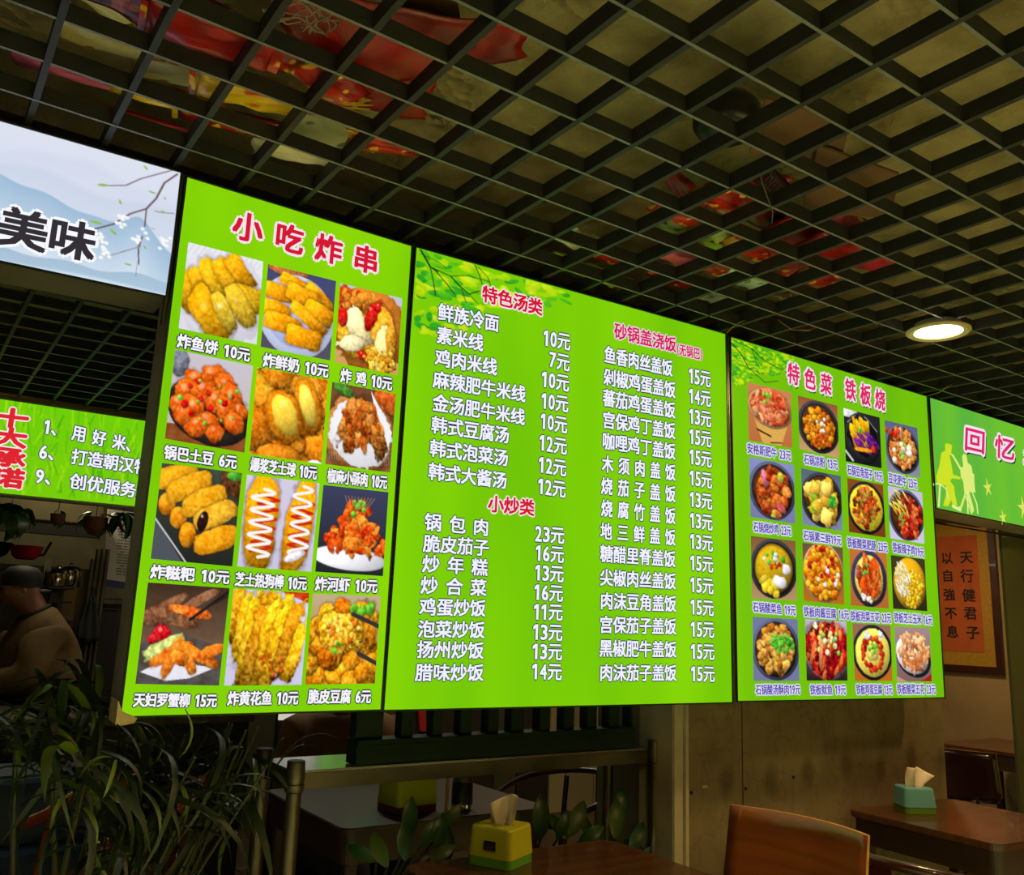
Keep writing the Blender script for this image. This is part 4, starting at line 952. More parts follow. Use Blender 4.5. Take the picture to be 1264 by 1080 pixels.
BAGS = [
    ('snack_bag', 'large maroon foil bag on the grid above the white sign, nearest the camera', 'bag', 205, 22, .26, .13, 10, 'maroon', .03, 0, 1),
    ('snack_bag', 'small olive and brown packet beside the large maroon bag', 'bag', 122, 4, .12, .06, 30, 'cream', .02, 0, 2),
    ('snack_bag', 'dark red glossy bag with an orange patch lying right of the maroon bag', 'bag', 262, 55, .17, .085, -8, 'red', .028, 0, 3),
    ('snack_bag', 'crumpled cream bag with brown print above the white sign', 'bag', 142, 58, .17, .075, -12, 'cream', .022, .1, 47),
    ('snack_bag', 'cream and yellow bag with dark drawings, between two yellow bags', 'bag', 232, 100, .18, .07, -18, 'cream', .025, 0, 5),
    ('snack_bag', 'bright yellow bag with red crimped end', 'bag', 306, 124, .15, .075, -15, 'yellow', .028, 0, 6),
    ('folded_cloth', 'pink folded cloth with a gold line above the white sign', 'cloth', 95, 96, .18, .06, -8, 'pink', .015, .2, 7),
    ('ribbon_strip', 'long crimson ribbon strip lying nearest the white sign', 'ribbon', 122, 140, .30, .040, -9, 'crimson', .010, .5, 8),
    ('snack_bag', 'thin yellow printed bag just behind the crimson ribbon', 'bag', 205, 128, .17, .045, -12, 'yellow', .014, 0, 9),
    ('snack_bag', 'orange-red bag with yellow edge behind the yellow bag', 'bag', 286, 158, .17, .05, -14, 'redgold', .016, 0, 10),
    ('snack_bag', 'red bag with gold flower emblem below the tangled net', 'bag', 342, 75, .19, .075, -10, 'redgold', .026, 0, 46),
    ('snack_bag', 'small dark red bag with white and gold print beside the flower emblem bag', 'bag', 408, 112, .10, .08, 30, 'redgold', .018, 0, 45),
    ('paper_banner', 'cream paper banner with a dark chain pattern under the red flag', 'banner', 412, 168, .16, .10, -20, 'white', .008, 0, 14),
    ('snack_bag', 'pale green-white bag behind the cream paper banner', 'bag', 370, 196, .16, .05, -18, 'white', .014, 0, 15),
    ('red_pennant', 'large red cloth pennant spread over the grid with a pointed end', 'pennant', 505, 62, .34, .26, -40, 'red', .012, .75, 16),
    ('red_pennant', 'red cloth with a large yellow character, beside the pointed pennant', 'pennant', 455, 118, .20, .13, -20, 'red', .012, .1, 17),
    ('snack_bag', 'orange-red bag at the far edge of the red cloths', 'bag', 482, 186, .15, .06, -22, 'redgold', .012, .6, 18),
    ('snack_bag', 'rolled red packet with a gold spark near the round black fitting', 'bag', 842, 238, .22, .05, 20, 'red', .016, 0, 20),
    ('snack_bag', 'red and brown packet left of the pale green bag, far side cluster', 'bag', 900, 256, .18, .09, 10, 'redgold', .02, 0, 21),
    ('snack_bag', 'red packet with a white corner nearest the wire coil', 'bag', 935, 232, .14, .05, -30, 'red', .016, 0, 22),
    ('snack_bag', 'brown and red printed packet below the wire coil', 'bag', 950, 278, .16, .09, 10, 'maroon', .02, 0, 23),
    ('snack_bag', 'small red packet at the left of the pale green bag', 'bag', 838, 270, .14, .06, 0, 'redgold', .016, 0, 24),
    ('snack_bag', 'lime green and white bag in the far cluster', 'bag', 886, 302, .15, .10, 15, 'green', .018, 0, 25),
    ('snack_bag', 'lime striped packet left of the lime and white bag', 'bag', 828, 280, .12, .06, 40, 'green', .014, 0, 26),
    ('snack_bag', 'red bag with a gold pattern beside the mint keypad boxes', 'bag', 932, 314, .18, .08, 5, 'redgold', .018, 0, 27),
    ('snack_bag', 'bright red rounded bag right of the brown packets', 'bag', 985, 298, .18, .11, 0, 'red', .025, 0, 28),
    ('snack_bag', 'pink and red bag at the right edge of the far cluster', 'bag', 1040, 282, .14, .07, 0, 'pink', .02, 0, 29),
    ('snack_bag', 'bright red rounded bag, second from the right of the far cluster', 'bag', 1035, 315, .20, .10, -10, 'red', .028, 0, 30),
    ('snack_bag', 'bright red rounded bag, farthest right of the far cluster', 'bag', 1085, 332, .20, .09, -10, 'crimson', .028, 0, 31),
    ('snack_bag', 'red bowl-like bag with a white rim', 'bag', 985, 336, .16, .12, 0, 'redgold', .022, 0, 32),
    ('snack_bag', 'red bag behind the white-rimmed bag', 'bag', 1018, 350, .16, .10, 0, 'redgold', .02, 0, 33),
    ('paper_box', 'mint green box with fine lines among the red bags', 'box', 925, 346, .17, .12, 0, 'mint', .012, 0, 34),
    ('paper_box', 'mint green box with fine lines nearest the price list', 'box', 880, 366, .16, .12, 0, 'mint', .012, 0, 35),
    ('snack_bag', 'pink and white bag left of the mint boxes', 'bag', 836, 318, .14, .10, 0, 'pink', .016, 0, 36),
    ('snack_bag', 'red and yellow bag between the pink bag and the mint boxes', 'bag', 880, 334, .14, .08, 0, 'redgold', .016, 0, 37),
    ('snack_bag', 'red and white bag nearest the price list in the far cluster', 'bag', 832, 348, .16, .08, 0, 'redgold', .016, 0, 38),
    ('snack_bag', 'pale green and red packet above the far end of the price list', 'bag', 720, 305, .16, .08, 10, 'white', .014, 0, 39),
    ('snack_bag', 'orange printed packet beside the pale green and red packet', 'bag', 748, 318, .16, .08, 10, 'redgold', .014, 0, 40),
    ('snack_bag', 'lime and orange packet over the price list', 'bag', 702, 332, .18, .08, 10, 'green', .012, 0, 41),
    ('snack_bag', 'dark lime packet farthest along over the price list', 'bag', 748, 348, .20, .07, 5, 'green', .012, 0, 42),
]
for B_ in BAGS:
    n, lb, ct, px, py, L, W, rot, mk, h, tp, sd = B_
    k = hash_k = sd
    f_ = 1.34 if px < 620 else 1.16
    h = min(h, .019)
    bag(n, lb, ct, px, py, L*f_, W*f_, rot, mk, h, tp, sd, group='packets lying on the ceiling grid', z=ZB+{0: 0.0, 1: .045, 2: .09}[sd % 3], ends=(n == 'snack_bag' and sd in (3, 6, 10, 46)))
# yellow character on the red cloth (facing down)
c = atZ(437, 121, ZB+.088)
o = lettering(None, '香', c+Vector((-.036, .034, 0)), c+Vector((.036, -.020, 0)), .078, 'gold', nrm=Vector((0, 0, -1)), emit=0, up=Vector((.62, .78, 0)), name='gold_character')
tag(o, 'yellow character painted on the red cloth above the grid', 'lettering')
# cardboard sheets, speaker-like black dome, coil and wires above the grid
def flat_sheet(label, quad, z, m, name='cardboard_sheet', cat='cardboard', t=.006, group=None):
    P = [atZ(x, y, z) for x, y in quad]; o = MB().prism(P, (0, 0, t)).build(name, m); return tag(o, label, cat, group)
flat_sheet('brown cardboard sheet on the grid next to the black dome', ((945, 122), (1050, 150), (1035, 212), (925, 190)), 1.10, BAGM['brown'])
flat_sheet('brown cardboard sheet farther along, right of the wire coil', ((1010, 180), (1110, 215), (1100, 270), (990, 262)), 1.085, BAGM['brown'])
flat_sheet('dark brown board over the grid at the top between the red cloths and bare concrete', ((470, -20), (560, -20), (575, 60), (500, 66)), 1.16, BAGM['brown'])
p = atZ(897, 152, 1.09)
o = MB().lathe(p, [(.03, -.03), (.062, -.024), (.074, -.005), (.074, .03), (.06, .05), (.03, .06)], 24).build('round_fitting', mat('black_plastic', (12, 14, 13), .4), smooth=True); tag(o, 'round black speaker-like fitting above the grid beside the cardboard', 'speaker')
def wire(pts, r, label, name='wire', cat='wire', m=M_wire):
    o = MB().tube([atZ(*q) for q in pts], r, 6).build(name, m, smooth=True); return tag(o, label, cat)
wire([(941, 150, 1.09), (944, 185, 1.08), (939, 220, 1.04), (948, 245, 1.0), (954, 262, .985), (953, 275, .985)], .0015, 'thin cable hanging through the grid under the black fitting')
wire([(897, 411, .99), (905, 403, .988), (915, 397, .99), (925, 394, 1.04)], .0015, 'short tan wire rising from the joint post', m=mat('tan_wire', (150, 110, 60), .6))
wire([(1144, 489, .997), (1160, 484, .99), (1170, 477, .99), (1180, 472, 1.03)], .0018, 'short pale wire at the corner of the stone-pot board', m=mat('tan_wire', (150, 110, 60), .6))
wire([(960, 395, 1.04), (978, 407, .99), (1000, 408, .99), (1015, 398, 1.05)], .002, 'loop of orange-brown wire under the grid above the stone-pot board', m=mat('tan_wire', (150, 110, 60), .6))
m = MB(); pts = []
c = atZ(960, 228, 1.06)
for k in range(90): t = k/90; a = k*.75; pts.append((c.x-.06+.14*t, c.y+.03*math.cos(a)+.04*t, c.z+.012+.022*math.sin(a)))
o = m.tube(pts, .0022, 5).build('wire_coil', mat('dark_wire', (34, 28, 24), .5), smooth=True); tag(o, 'tangled dark wire coil among the red packets', 'wire')
m = MB(); pts = []; c = atZ(372, 25, 1.055); r_ = random.Random(4)
for k in range(120): a = k*.9; pts.append((c.x+.05*math.sin(k*.23)+.015*math.cos(a), c.y+.035*math.cos(k*.31)+.015*math.sin(a), c.z+.012+.006*math.sin(k*1.7)))
o = m.tube(pts, .0016, 5).build('net_bundle', mat('net', (120, 110, 90), .7), smooth=True); tag(o, 'tangled grey netting bundle above the red emblem bag', 'netting')
m = MB(); a, b_ = atZ(700, 248, 1.10), atZ(690, 246, 1.10)
m.tube([atZ(655, 251, 1.2), atZ(672, 248, 1.2), atZ(690, 249, 1.2)], .004, 6); m.tube([atZ(672, 249, 1.2), atZ(680, 245, 1.2), atZ(692, 247, 1.2)], .003, 6)
tag(m.build('twig', mat('dark_wire', (34, 28, 24), .5)), 'small dark twig on bare grid cells above the price list', 'twig')

# ------------------------------------------------------------------ downlight
def downlight(x, y, label, power=14):
    t = thing('ceiling_downlight', label, 'ceiling light', (x, y, EYE+.985))
    m = MB(); z0 = 0.0
    m.lathe((0, 0, 0), [(.088, .0), (.098, -.004), (.098, -.008), (.090, -.014), (.074, -.010), (.072, .0)], 40)
    m.build('trim_ring', mat('trim_ring', (190, 176, 130), .4, c2=(170, 156, 110), scale=5), t, smooth=True)
    MB().lathe((0, 0, 0), [(.001, -.004), (.071, -.004), (.071, .004), (.001, .004)], 40).build('diffuser', emat('warm_diffuser', (255, 240, 200), power, True), t)
    MB().lathe((0, 0, 0), [(.06, .001), (.07, .004), (.07, .02), (.05, .022)], 30).build('housing', mat('lamp_housing', (150, 150, 146), .4, metal=.6), t, smooth=True)
    return t
downlight(2.70, 1.486, 'round warm downlight glowing in the cell grid above the stone-pot board')

# ------------------------------------------------------------------ tables
M_wood = mat('table_wood', (92, 56, 30), 0.3, c2=(62, 38, 20), scale=3.5, stretch=(1, 9, 1), detail=6, bump=.02, bscale=20, coat=.3)
M_wood_dark = mat('table_wood_dark', (54, 36, 22), 0.55, c2=(48, 28, 18), scale=3.5, stretch=(9, 1, 1), detail=6, coat=.04)
M_chair = mat('chair_wood', (152, 80, 30), 0.3, c2=(116, 54, 18), scale=2.4, stretch=(1, 1, 14), detail=5, coat=.4)
M_chair_d = mat('chair_wood_dark', (62, 28, 16), 0.28, c2=(44, 20, 12), scale=4, coat=.4)
M_edge = mat('ply_edge', (190, 140, 70), 0.5, c2=(160, 112, 52), scale=30)
M_black = mat('black_metal', (20, 20, 18), .4, metal=.4)
def rrect(w, d, r, n=6):
    P = []
    for cx, cy, a0 in ((w/2-r, d/2-r, 0), (-w/2+r, d/2-r, 90), (-w/2+r, -d/2+r, 180), (w/2-r, -d/2+r, 270)):
        for k in range(n+1): a = math.radians(a0+90*k/n); P.append((cx+r*math.cos(a), cy+r*math.sin(a)))
    return P
def table(label, x, y, w, d, rot, ztop=0.755, m=None, apron=.085, r=.035, name='dining_table', group=None):
    m = m or M_wood
    t = thing(name, label, 'table', (x, y, 0), math.radians(rot), group)
    MB().prism([Vector((a, b, ztop-.022)) for a, b in rrect(w, d, r)], (0, 0, .022)).build('tabletop', m, t, bevel=.003)
    q = MB(); a = apron
    e = .012
    q.prism([Vector((p[0]*(w-2*e)/w, p[1]*(d-2*e)/d, ztop-.022-a)) for p in rrect(w, d, r)], (0, 0, a-.001)).build('apron', M_wood_dark, t)
    for sx in (-1, 1):
        for sy in (-1, 1):
            MB().box(sx*(w/2-.05)-.02, sx*(w/2-.05)+.02, sy*(d/2-.05)-.02, sy*(d/2-.05)+.02, 0.006, ztop-.022-a-.001).build('leg', M_wood_dark, t, bevel=.004)
    return t
table('brown wooden table against the papered wall holding the blue tissue box', 3.278, 1.80, .60, .575, -4.7)
table('brown wooden table below the price list holding the lime tissue box', 1.53, 1.86, .70, .60, -2.0, r=.06)
table('dark glossy wooden table behind the steel shelf with a lime box and a dark jar', 1.62, 2.93, .78, .68, 0.0, m=M_wood_dark, r=.04)

def tissue_box(label, x, y, z, w, d, h, rot, body, band, lbl=False, tissue=True, seed=0, name='tissue_box'):
    t = thing(name, label, 'tissue box', (x, y, z), math.radians(rot))
    q = MB(); q.prism([Vector((a*1.0, b, 0)) for a, b in rrect(w, d, .014, 4)], (0, 0, .022)); q.build('base_band', mat('band_%d' % seed, band, .4), t)
    bm = bmesh.new(); P0 = rrect(w+.002, d+.002, .014, 4); P1 = rrect(w-.008, d-.008, .014, 4)
    v0 = [bm.verts.new((a, b, .0225)) for a, b in P0]; v1 = [bm.verts.new((a, b, h-.005)) for a, b in P1]; v2 = [bm.verts.new((a*.965, b*.965, h)) for a, b in P1]
    S = rrect(w*.55, d*.16, d*.07, 4); v3 = [bm.verts.new((a, b, h)) for a, b in S]; v4 = [bm.verts.new((a, b, h-.012)) for a, b in S]
    n = len(v0)
    for A_, B_ in ((v0, v1), (v1, v2), (v2, v3), (v3, v4)):
        for k in range(n): bm.faces.new((A_[k], A_[(k+1) % n], B_[(k+1) % n], B_[k]))
    bm.faces.new(v4); bm.faces.new(list(reversed(v0)))
    bmesh.ops.recalc_face_normals(bm, faces=bm.faces)
    me = bpy.data.meshes.new('cover'); bm.to_mesh(me); bm.free(); link('cover', me, mat('box_%d' % seed, body, .38), t)
    if tissue:
        me = bpy.data.meshes.new('tissue'); nu, nv = 15, 12; V = []; F = []
        prof = {0: lambda u, v: (.9-.35*v+.0*u, 0), 1: lambda u, v: (1, 0)}
        for j in range(nv):
            v = j/(nv-1)
            for i in range(nu):
                u = i/(nu-1)*2-1
                wx = (.030+.022*v**1.2)*(1 - .10*v*v); lean = .004*v + (.022*v*v if seed == 2 else .004*v)
                fold = .018*math.sin(u*3.4+.6)*(.35+v)*(1-.2*v) + .007*math.sin(u*7+v*3)
                top = 1 - .28*abs(u-.35)**1.5 if seed != 2 else 1-.30*max(0, u+.1)**1.2
                V.append((u*wx+lean, fold, h-.012+(.088 if seed != 2 else .080)*v*top))
        for j in range(nv-1):
            for i in range(nu-1): a = j*nu+i; F.append((a, a+1, a+nu+1, a+nu))
        me.from_pydata(V, [], F); o = link('tissue', me, mat('tissue_paper', (228, 216, 190), .9), t, True)
        sm = o.modifiers.new('thick', 'SOLIDIFY'); sm.thickness = .0008
    if lbl:
        l = MB().box(-.012, .022, -d/2-.0045, -d/2-.0025, .042, .064).build('sticker', mat('sticker', (16, 14, 16), .3), t)
        lettering(l, 'Andora', Vector((-.008, -d/2-.0045, .0575)), Vector((.018, -d/2-.0045, .0575)), .009, 'print', emit=0, off=-.0010)
        for k in range(2): MB().box(-.007+.003*k, .017-.003*k, -d/2-.0052, -d/2-.0044, .0495-.004*k, .0505-.004*k).build('print_line', mat('sticker_print', (120, 120, 110), .6), l)
    return t
tissue_box('lime green tissue box with a green base band and a small black sticker', 1.445, 2.075, .756, .130, .130, .095, -64.0, (188, 196, 30), (96, 168, 44), lbl=True, seed=0)
tissue_box('light blue tissue box with a green base band on the table by the papered wall', 3.2025, 1.965, .756, .118, .102, .086, -30.0, (104, 172, 176), (96, 140, 40), seed=2)
tissue_box('lime green box with a purple base band on the table behind the steel shelf', 1.535, 2.76, .756, .16, .13, .12, 6.0, (172, 186, 24), (120, 44, 90), tissue=False, seed=3)
t = thing('storage_jar', 'dark jar with a steel rim band beside the lime and purple box', 'jar', (1.70, 2.68, .756))
MB().lathe((0, 0, 0), [(.03, 0), (.036, .004), (.036, .02)], 20).build('rim_band', mat('chrome', (210, 210, 200), .12, metal=1), t, smooth=True)
MB().lathe((0, 0, .0205), [(.035, 0), (.036, .01), (.035, .062), (.033, .07)], 20).build('jar_body', M_black, t, smooth=True)
MB().lathe((0, 0, .091), [(.033, 0), (.034, .003), (.033, .022), (.028, .026)], 20).build('lid', mat('jar_lid', (90, 90, 74), .3, metal=.5), t, smooth=True)
tag(MB().tube([(1.615, 2.64, .757), (1.62, 2.645, .90)], .006, 8).build('wooden_stick', M_edge), 'short pale wooden stick standing beside the dark jar', 'stick')

# ------------------------------------------------------------------ chairs
def ply_chair(label, x, y, rz, m=M_chair, name='plywood_chair'):
    t = thing(name, label, 'chair', (x, y, 0), math.radians(rz))
    # faces +X ; back along Y at x=-.2
    V = []; F = []; nu, nv = 14, 8; W = .43
    for s in (0, 1):
        for j in range(nv):
            v = j/(nv-1)
            for i in range(nu):
                u = i/(nu-1)*2-1
                hw = W/2*(1 if v > .12 else .985)
                rr = 0.06
                zz = .60+.285*v
                # rounded lower corners
                if v < .2: hw -= (1-v/.2)**2*.03
                top = (1-abs(u)**8)*.0
                xx = -.20+.055*(1-u*u)*-1 - .05*(v-.5) - (.011 if s else 0)
                V.append((xx, u*hw, zz+top))
    N = nu*nv
    for j in range(nv-1):
        for i in range(nu-1):
            a = j*nu+i; F.append((a, a+1, a+nu+1, a+nu)); F.append((N+a, N+a+nu, N+a+nu+1, N+a+1))
    rim = [i for i in range(nu)]+[j*nu+nu-1 for j in range(1, nv)]+[(nv-1)*nu+i for i in range(nu-2, -1, -1)]+[j*nu for j in range(nv-2, 0, -1)]
    me = bpy.data.meshes.new('backrest'); nf0 = len(F)
    for k in range(len(rim)): a, b2 = rim[k], rim[(k+1) % len(rim)]; F.append((a, N+a, N+b2, b2))
    me.from_pydata(V, [], F); me.materials.append(m); me.materials.append(M_edge)
    for p_ in me.polygons:
        if p_.index >= nf0: p_.material_index = 1
        else: p_.use_smooth = True
    link('backrest', me, None, t)
    MB().prism([Vector((a-.0, b2, .44)) for a, b2 in rrect(.42, .42, .06)], (0, 0, .02)).build('seat', m, t, bevel=.004)
    for sx in (-1, 1):
        for sy in (-1, 1):
            top = (sx*.16, sy*.16, .438); bot = (sx*.20, sy*.19, .007)
            MB().tube([top, bot], .013, 10).build('leg', M_chair_d, t, smooth=True)
    for sy in (-1, 1):
        MB().tube([(-.18, sy*.11, .43), (-.235, sy*.115, .55), (-.262 if 0 else -.252, sy*.115, .64)], .010, 8).build('back_support', M_chair_d, t, smooth=True)
    return t
ply_chair('orange-brown plywood chair with curved back, nearest the camera below the stone-pot board', 1.885, 1.635, 183.0)

def horseshoe_chair(label, x, y, rz, m=M_chair_d, z=.78, name='horseshoe_chair', rr=1.0):
    t = thing(name, label, 'chair', (x, y, 0), math.radians(rz))
    # faces +X; rail opens to +X
    P = []; Rr = []
    for k in range(25):
        a = math.radians(62+ (298-62)*k/24); c_ = abs(k-12)/12
        P.append((.02+.27*math.cos(a), .27*math.sin(a), z-.10*c_**2.2)); Rr.append(.015+.006*(1-c_))
    P = [(P[0][0]+.08, P[0][1]-.005, P[0][2]-.02)]+P+[(P[-1][0]+.08, P[-1][1]+.005, P[-1][2]-.02)]; Rr = [.016]+Rr+[.016]
    Rr = [q_*rr for q_ in Rr]
    MB().tube(P, Rr, 10, flat=.75).build('arm_rail', m, t, smooth=True)
    MB().prism([Vector((a, b2, .43)) for a, b2 in rrect(.44, .46, .07)], (0, 0, .03)).build('seat', m, t, bevel=.005)
    q = MB(); V = []
    q.prism([Vector((-.245, -.055, .46)), Vector((-.245, .055, .46)), Vector((-.25, .06, z-.008)), Vector((-.25, -.06, z-.008))], (.012, 0, 0)); q.build('back_splat', m, t)
    for sx in (-1, 1):
        for sy in (-1, 1):
            MB().tube([(sx*.17, sy*.19, .43), (sx*.19, sy*.205, .007)], .015, 8).build('leg', m, t, smooth=True)
            MB().tube([(sx*.17 if sx > 0 else -.17, sy*.20, .458), (sx*.13 if sx > 0 else -.18, sy*(.235 if sx > 0 else .18), (z-.085 if sx > 0 else z-.035))], .011, 8).build('arm_post', m, t, smooth=True)
    return t
horseshoe_chair('dark glossy horseshoe-back chair tucked to the table by the papered wall', 2.57, 1.56, 0.0)
horseshoe_chair('dark horseshoe-back chair behind the steel shelf', 2.33, 2.95, 180, m=M_chair_d)
horseshoe_chair('red-orange horseshoe-back armchair half hidden behind the palm', .80, 3.45, 200, m=mat('orange_lacquer', (150, 60, 18), .2, c2=(120, 40, 12), scale=4, coat=.5), z=.76, rr=1.7)

# second room seen through the doorway
_c = ply_chair('dark brown chair with a rounded back beyond the doorway', 5.05, 2.73, 4, m=M_chair_d); _c.scale = (1, 1, .91)
table('brown table beyond the doorway behind the dark chair', 5.72, 2.80, .7, .7, 0, group=None)
horseshoe_chair('dark armchair with a bent rail beyond the doorway, beside the papered wall edge', 5.7, 3.62, 200)
horseshoe_chair('dark armchair with a bent rail beyond the doorway, nearest the green pillar', 5.3, 2.0, 100)
horseshoe_chair('dark armchair at the right foot of the doorway', 4.75, 2.02-.42+.1, 90, z=.70) if False else None

# framed calligraphy on the right wall
def scroll():
    X = 6.2
    y0, y1, z0, z1 = 3.10, 4.15, EYE-.225, EYE+.85
    t = thing('framed_calligraphy', 'framed calligraphy on orange paper with a yellow mat and dark wood frame', 'picture', (X-.012, (y0+y1)/2, z0)); O = Vector(t.location)
    f = MB(); w = .045; d0, d1 = X-.03, X-.001
    f.box(d0, d1, y0, y1, z0, z0+w).box(d0, d1, y0, y1, z1-w, z1).box(d0, d1, y0, y0+w, z0+w, z1-w).box(d0, d1, y1-w, y1, z0+w, z1-w)
    place(f.build('frame', M_chair_d, t), O)
    place(MB().box(X-.015, X-.002, y0+w, y1-w, z0+w, z1-w).build('mat_board', mat('gold_mat', (170, 130, 22), .6, c2=(150, 112, 18), scale=60), t), O)
    place(MB().box(X-.018, X-.0151, 3.225, 4.03, EYE-.088, z1-.14).build('paper', mat('orange_paper', (176, 84, 26), .7, c2=(160, 72, 20), scale=8), t), O)
    n = Vector((-1, 0, 0))
    def ch(c_, px, py, hp):
        a = atX(px, py, X-.018); s = hp*.0055
        place(lettering(t, c_, a+Vector((0, s*.5, 0)), a+Vector((0, -s*.5, 0)), s*1.0, 'ink', nrm=n, emit=0), O)
    for c_, x, y in (('天', 1193, 688), ('行', 1194, 711), ('健', 1196, 735), ('君', 1198, 757), ('子', 1201, 781)): ch(c_, x, y, 17)
    for c_, x, y in (('以', 1169, 689), ('自', 1170, 711), ('強', 1172, 734), ('不', 1174, 757), ('息', 1176, 780)): ch(c_, x, y, 16)
scroll()

# wall stub behind the jamb, seen through the steel shelf's legs
struct(MB().box(2.182, 2.27, YW+.122, 2.55, 0.006, EYE-.1).build('wall_return', mat('stub_plaster', (130, 124, 92), .7, c2=(106, 100, 70), scale=6)))

# ------------------------------------------------------------------ steel shelf and green rail stand
M_steel = mat('brushed_steel', (176, 176, 170), .22, metal=.95, c2=(150, 150, 144), scale=3)
M_steel_d = mat('dull_steel', (104, 98, 78), .4, metal=.8, c2=(60, 58, 44), scale=5)
def steel_shelf():
    zt = EYE-.385; x0, x1, ya, yb = .905, 2.135, 2.215, 2.43
    t = thing('steel_shelf', 'long narrow stainless steel shelf table behind the boards on round legs', 'shelf', ((x0+x1)/2, (ya+yb)/2, 0)); O = Vector(t.location)
    place(MB().box(x0, x1, ya, yb, zt-.006, zt).build('shelf_top', M_steel, t, bevel=.002), O)
    f = MB(); f.box(x0, x1, ya, ya+.006, zt-.045, zt-.0065).box(x0, x1, yb-.006, yb, zt-.045, zt-.0065).box(x0, x0+.006, ya+.006, yb-.006, zt-.045, zt-.0065).box(x1-.006, x1, ya+.006, yb-.006, zt-.045, zt-.0065)
    place(f.build('apron', M_steel_d, t), O)
    for x in (x0+.004, x1-.004):
        for y in (ya-.004, yb+.004):
            m = MB(); m.tube([(x, y, .008), (x, y, zt-.05)], .019, 14); l = place(m.build('leg', M_steel_d, t, smooth=True), O)
            m = MB(); m.tube([(x, y, zt-.0495), (x, y, zt-.046), (x, y, zt-.03), (x, y, zt-.028), (x, y, zt-.012), (x, y, zt+.022)], [.021, .024, .024, .0215, .024, .022], 16)
            m.build('collar', M_steel_d, l, smooth=True)
            MB().tube([(x, y, zt+.0221), (x, y, zt+.026)], [.023, .021], 16).build('leg_cap', mat('rubber', (30, 32, 28), .6), l, smooth=True)
    return t
steel_shelf()
def rail_stand():
    zt = EYE-.384; Y0, Y1 = 2.222, 2.285
    M = mat('dark_green_paint', (12, 38, 18), .6, c2=(8, 28, 14), scale=9, spec=.2)
    xs = [(441, 475.5)]; slots = [(475.5, 498), (513, 537), (549.5, 571), (585.5, 605), (618.5, 634), (650, 669), (682, 699), (712, 727.5), (740, 755), (767.6, 780.6)]
    X = lambda px, py=900: atY(px, py, Y0).x
    x0 = X(434, 940)+.012; x1 = 2.06
    t = thing('green_rail_stand', 'dark green wooden slatted rail standing on the steel shelf', 'railing', ((x0+x1)/2, (Y0+Y1)/2, zt)); O = Vector(t.location)
    zb = atY(600, 906.5, Y0).z
    place(MB().box(x0, x1, Y0, Y1, zt+.001, zb-.012).build('lower_board', M, t, bevel=.002), O)
    place(MB().box(x0, x1, Y0-.004, Y1+.004, zb-.0118, zb).build('bottom_rail', M, t, bevel=.002), O)
    ztop = EYE+.02
    place(MB().box(x0, x1, Y0, Y1, ztop, ztop+.05).build('top_rail', M, t, bevel=.002), O)
    prev = x0
    for a, b2 in slots+[(808, 809)]:
        xa = X(a) if a < 800 else x1
        place(MB().box(prev, xa, Y0+.012, Y1-.012, zb+.0002, ztop-.0002).build('baluster', M, t, bevel=.0015), O)
        prev = X(b2)
rail_stand()

# ------------------------------------------------------------------ plants
def leaf_mesh(name, L, W, droop, n=7, fold=.25, tip=1.0, base=.15):
    V = []; F = []
    for i in range(n+1):
        t_ = i/n
        w = W*(math.sin(math.pi*min(1, (t_*(1-base)+base))**tip)**.75)*.5 if t_ < 1 else 0.0005
        a = droop*t_*t_; x = L*t_*math.cos(a*.6); z = -L*t_*math.sin(a*.6)
        V += [(x, -w, z+fold*w), (x, 0, z), (x, w, z+fold*w)]
    for i in range(n):
        a = i*3
        F += [(a, a+3, a+4, a+1), (a+1, a+4, a+5, a+2)]
    me = bpy.data.meshes.new(name); me.from_pydata(V, [], F)
    me.polygons.foreach_set('use_smooth', [True]*len(F))
    return me
M_leaf = mat('palm_leaf', (34, 56, 20), .5, c2=(16, 34, 10), scale=3, spec=.5)
M_leaf_y = mat('palm_leaf_yellow', (104, 128, 34), .42, c2=(70, 100, 22), scale=3)
M_stem = mat('plant_stem', (46, 62, 22), .5, c2=(56, 52, 22), scale=10)
M_pot = mat('ceramic_pot', (90, 70, 50), .4, c2=(70, 52, 38), scale=5)
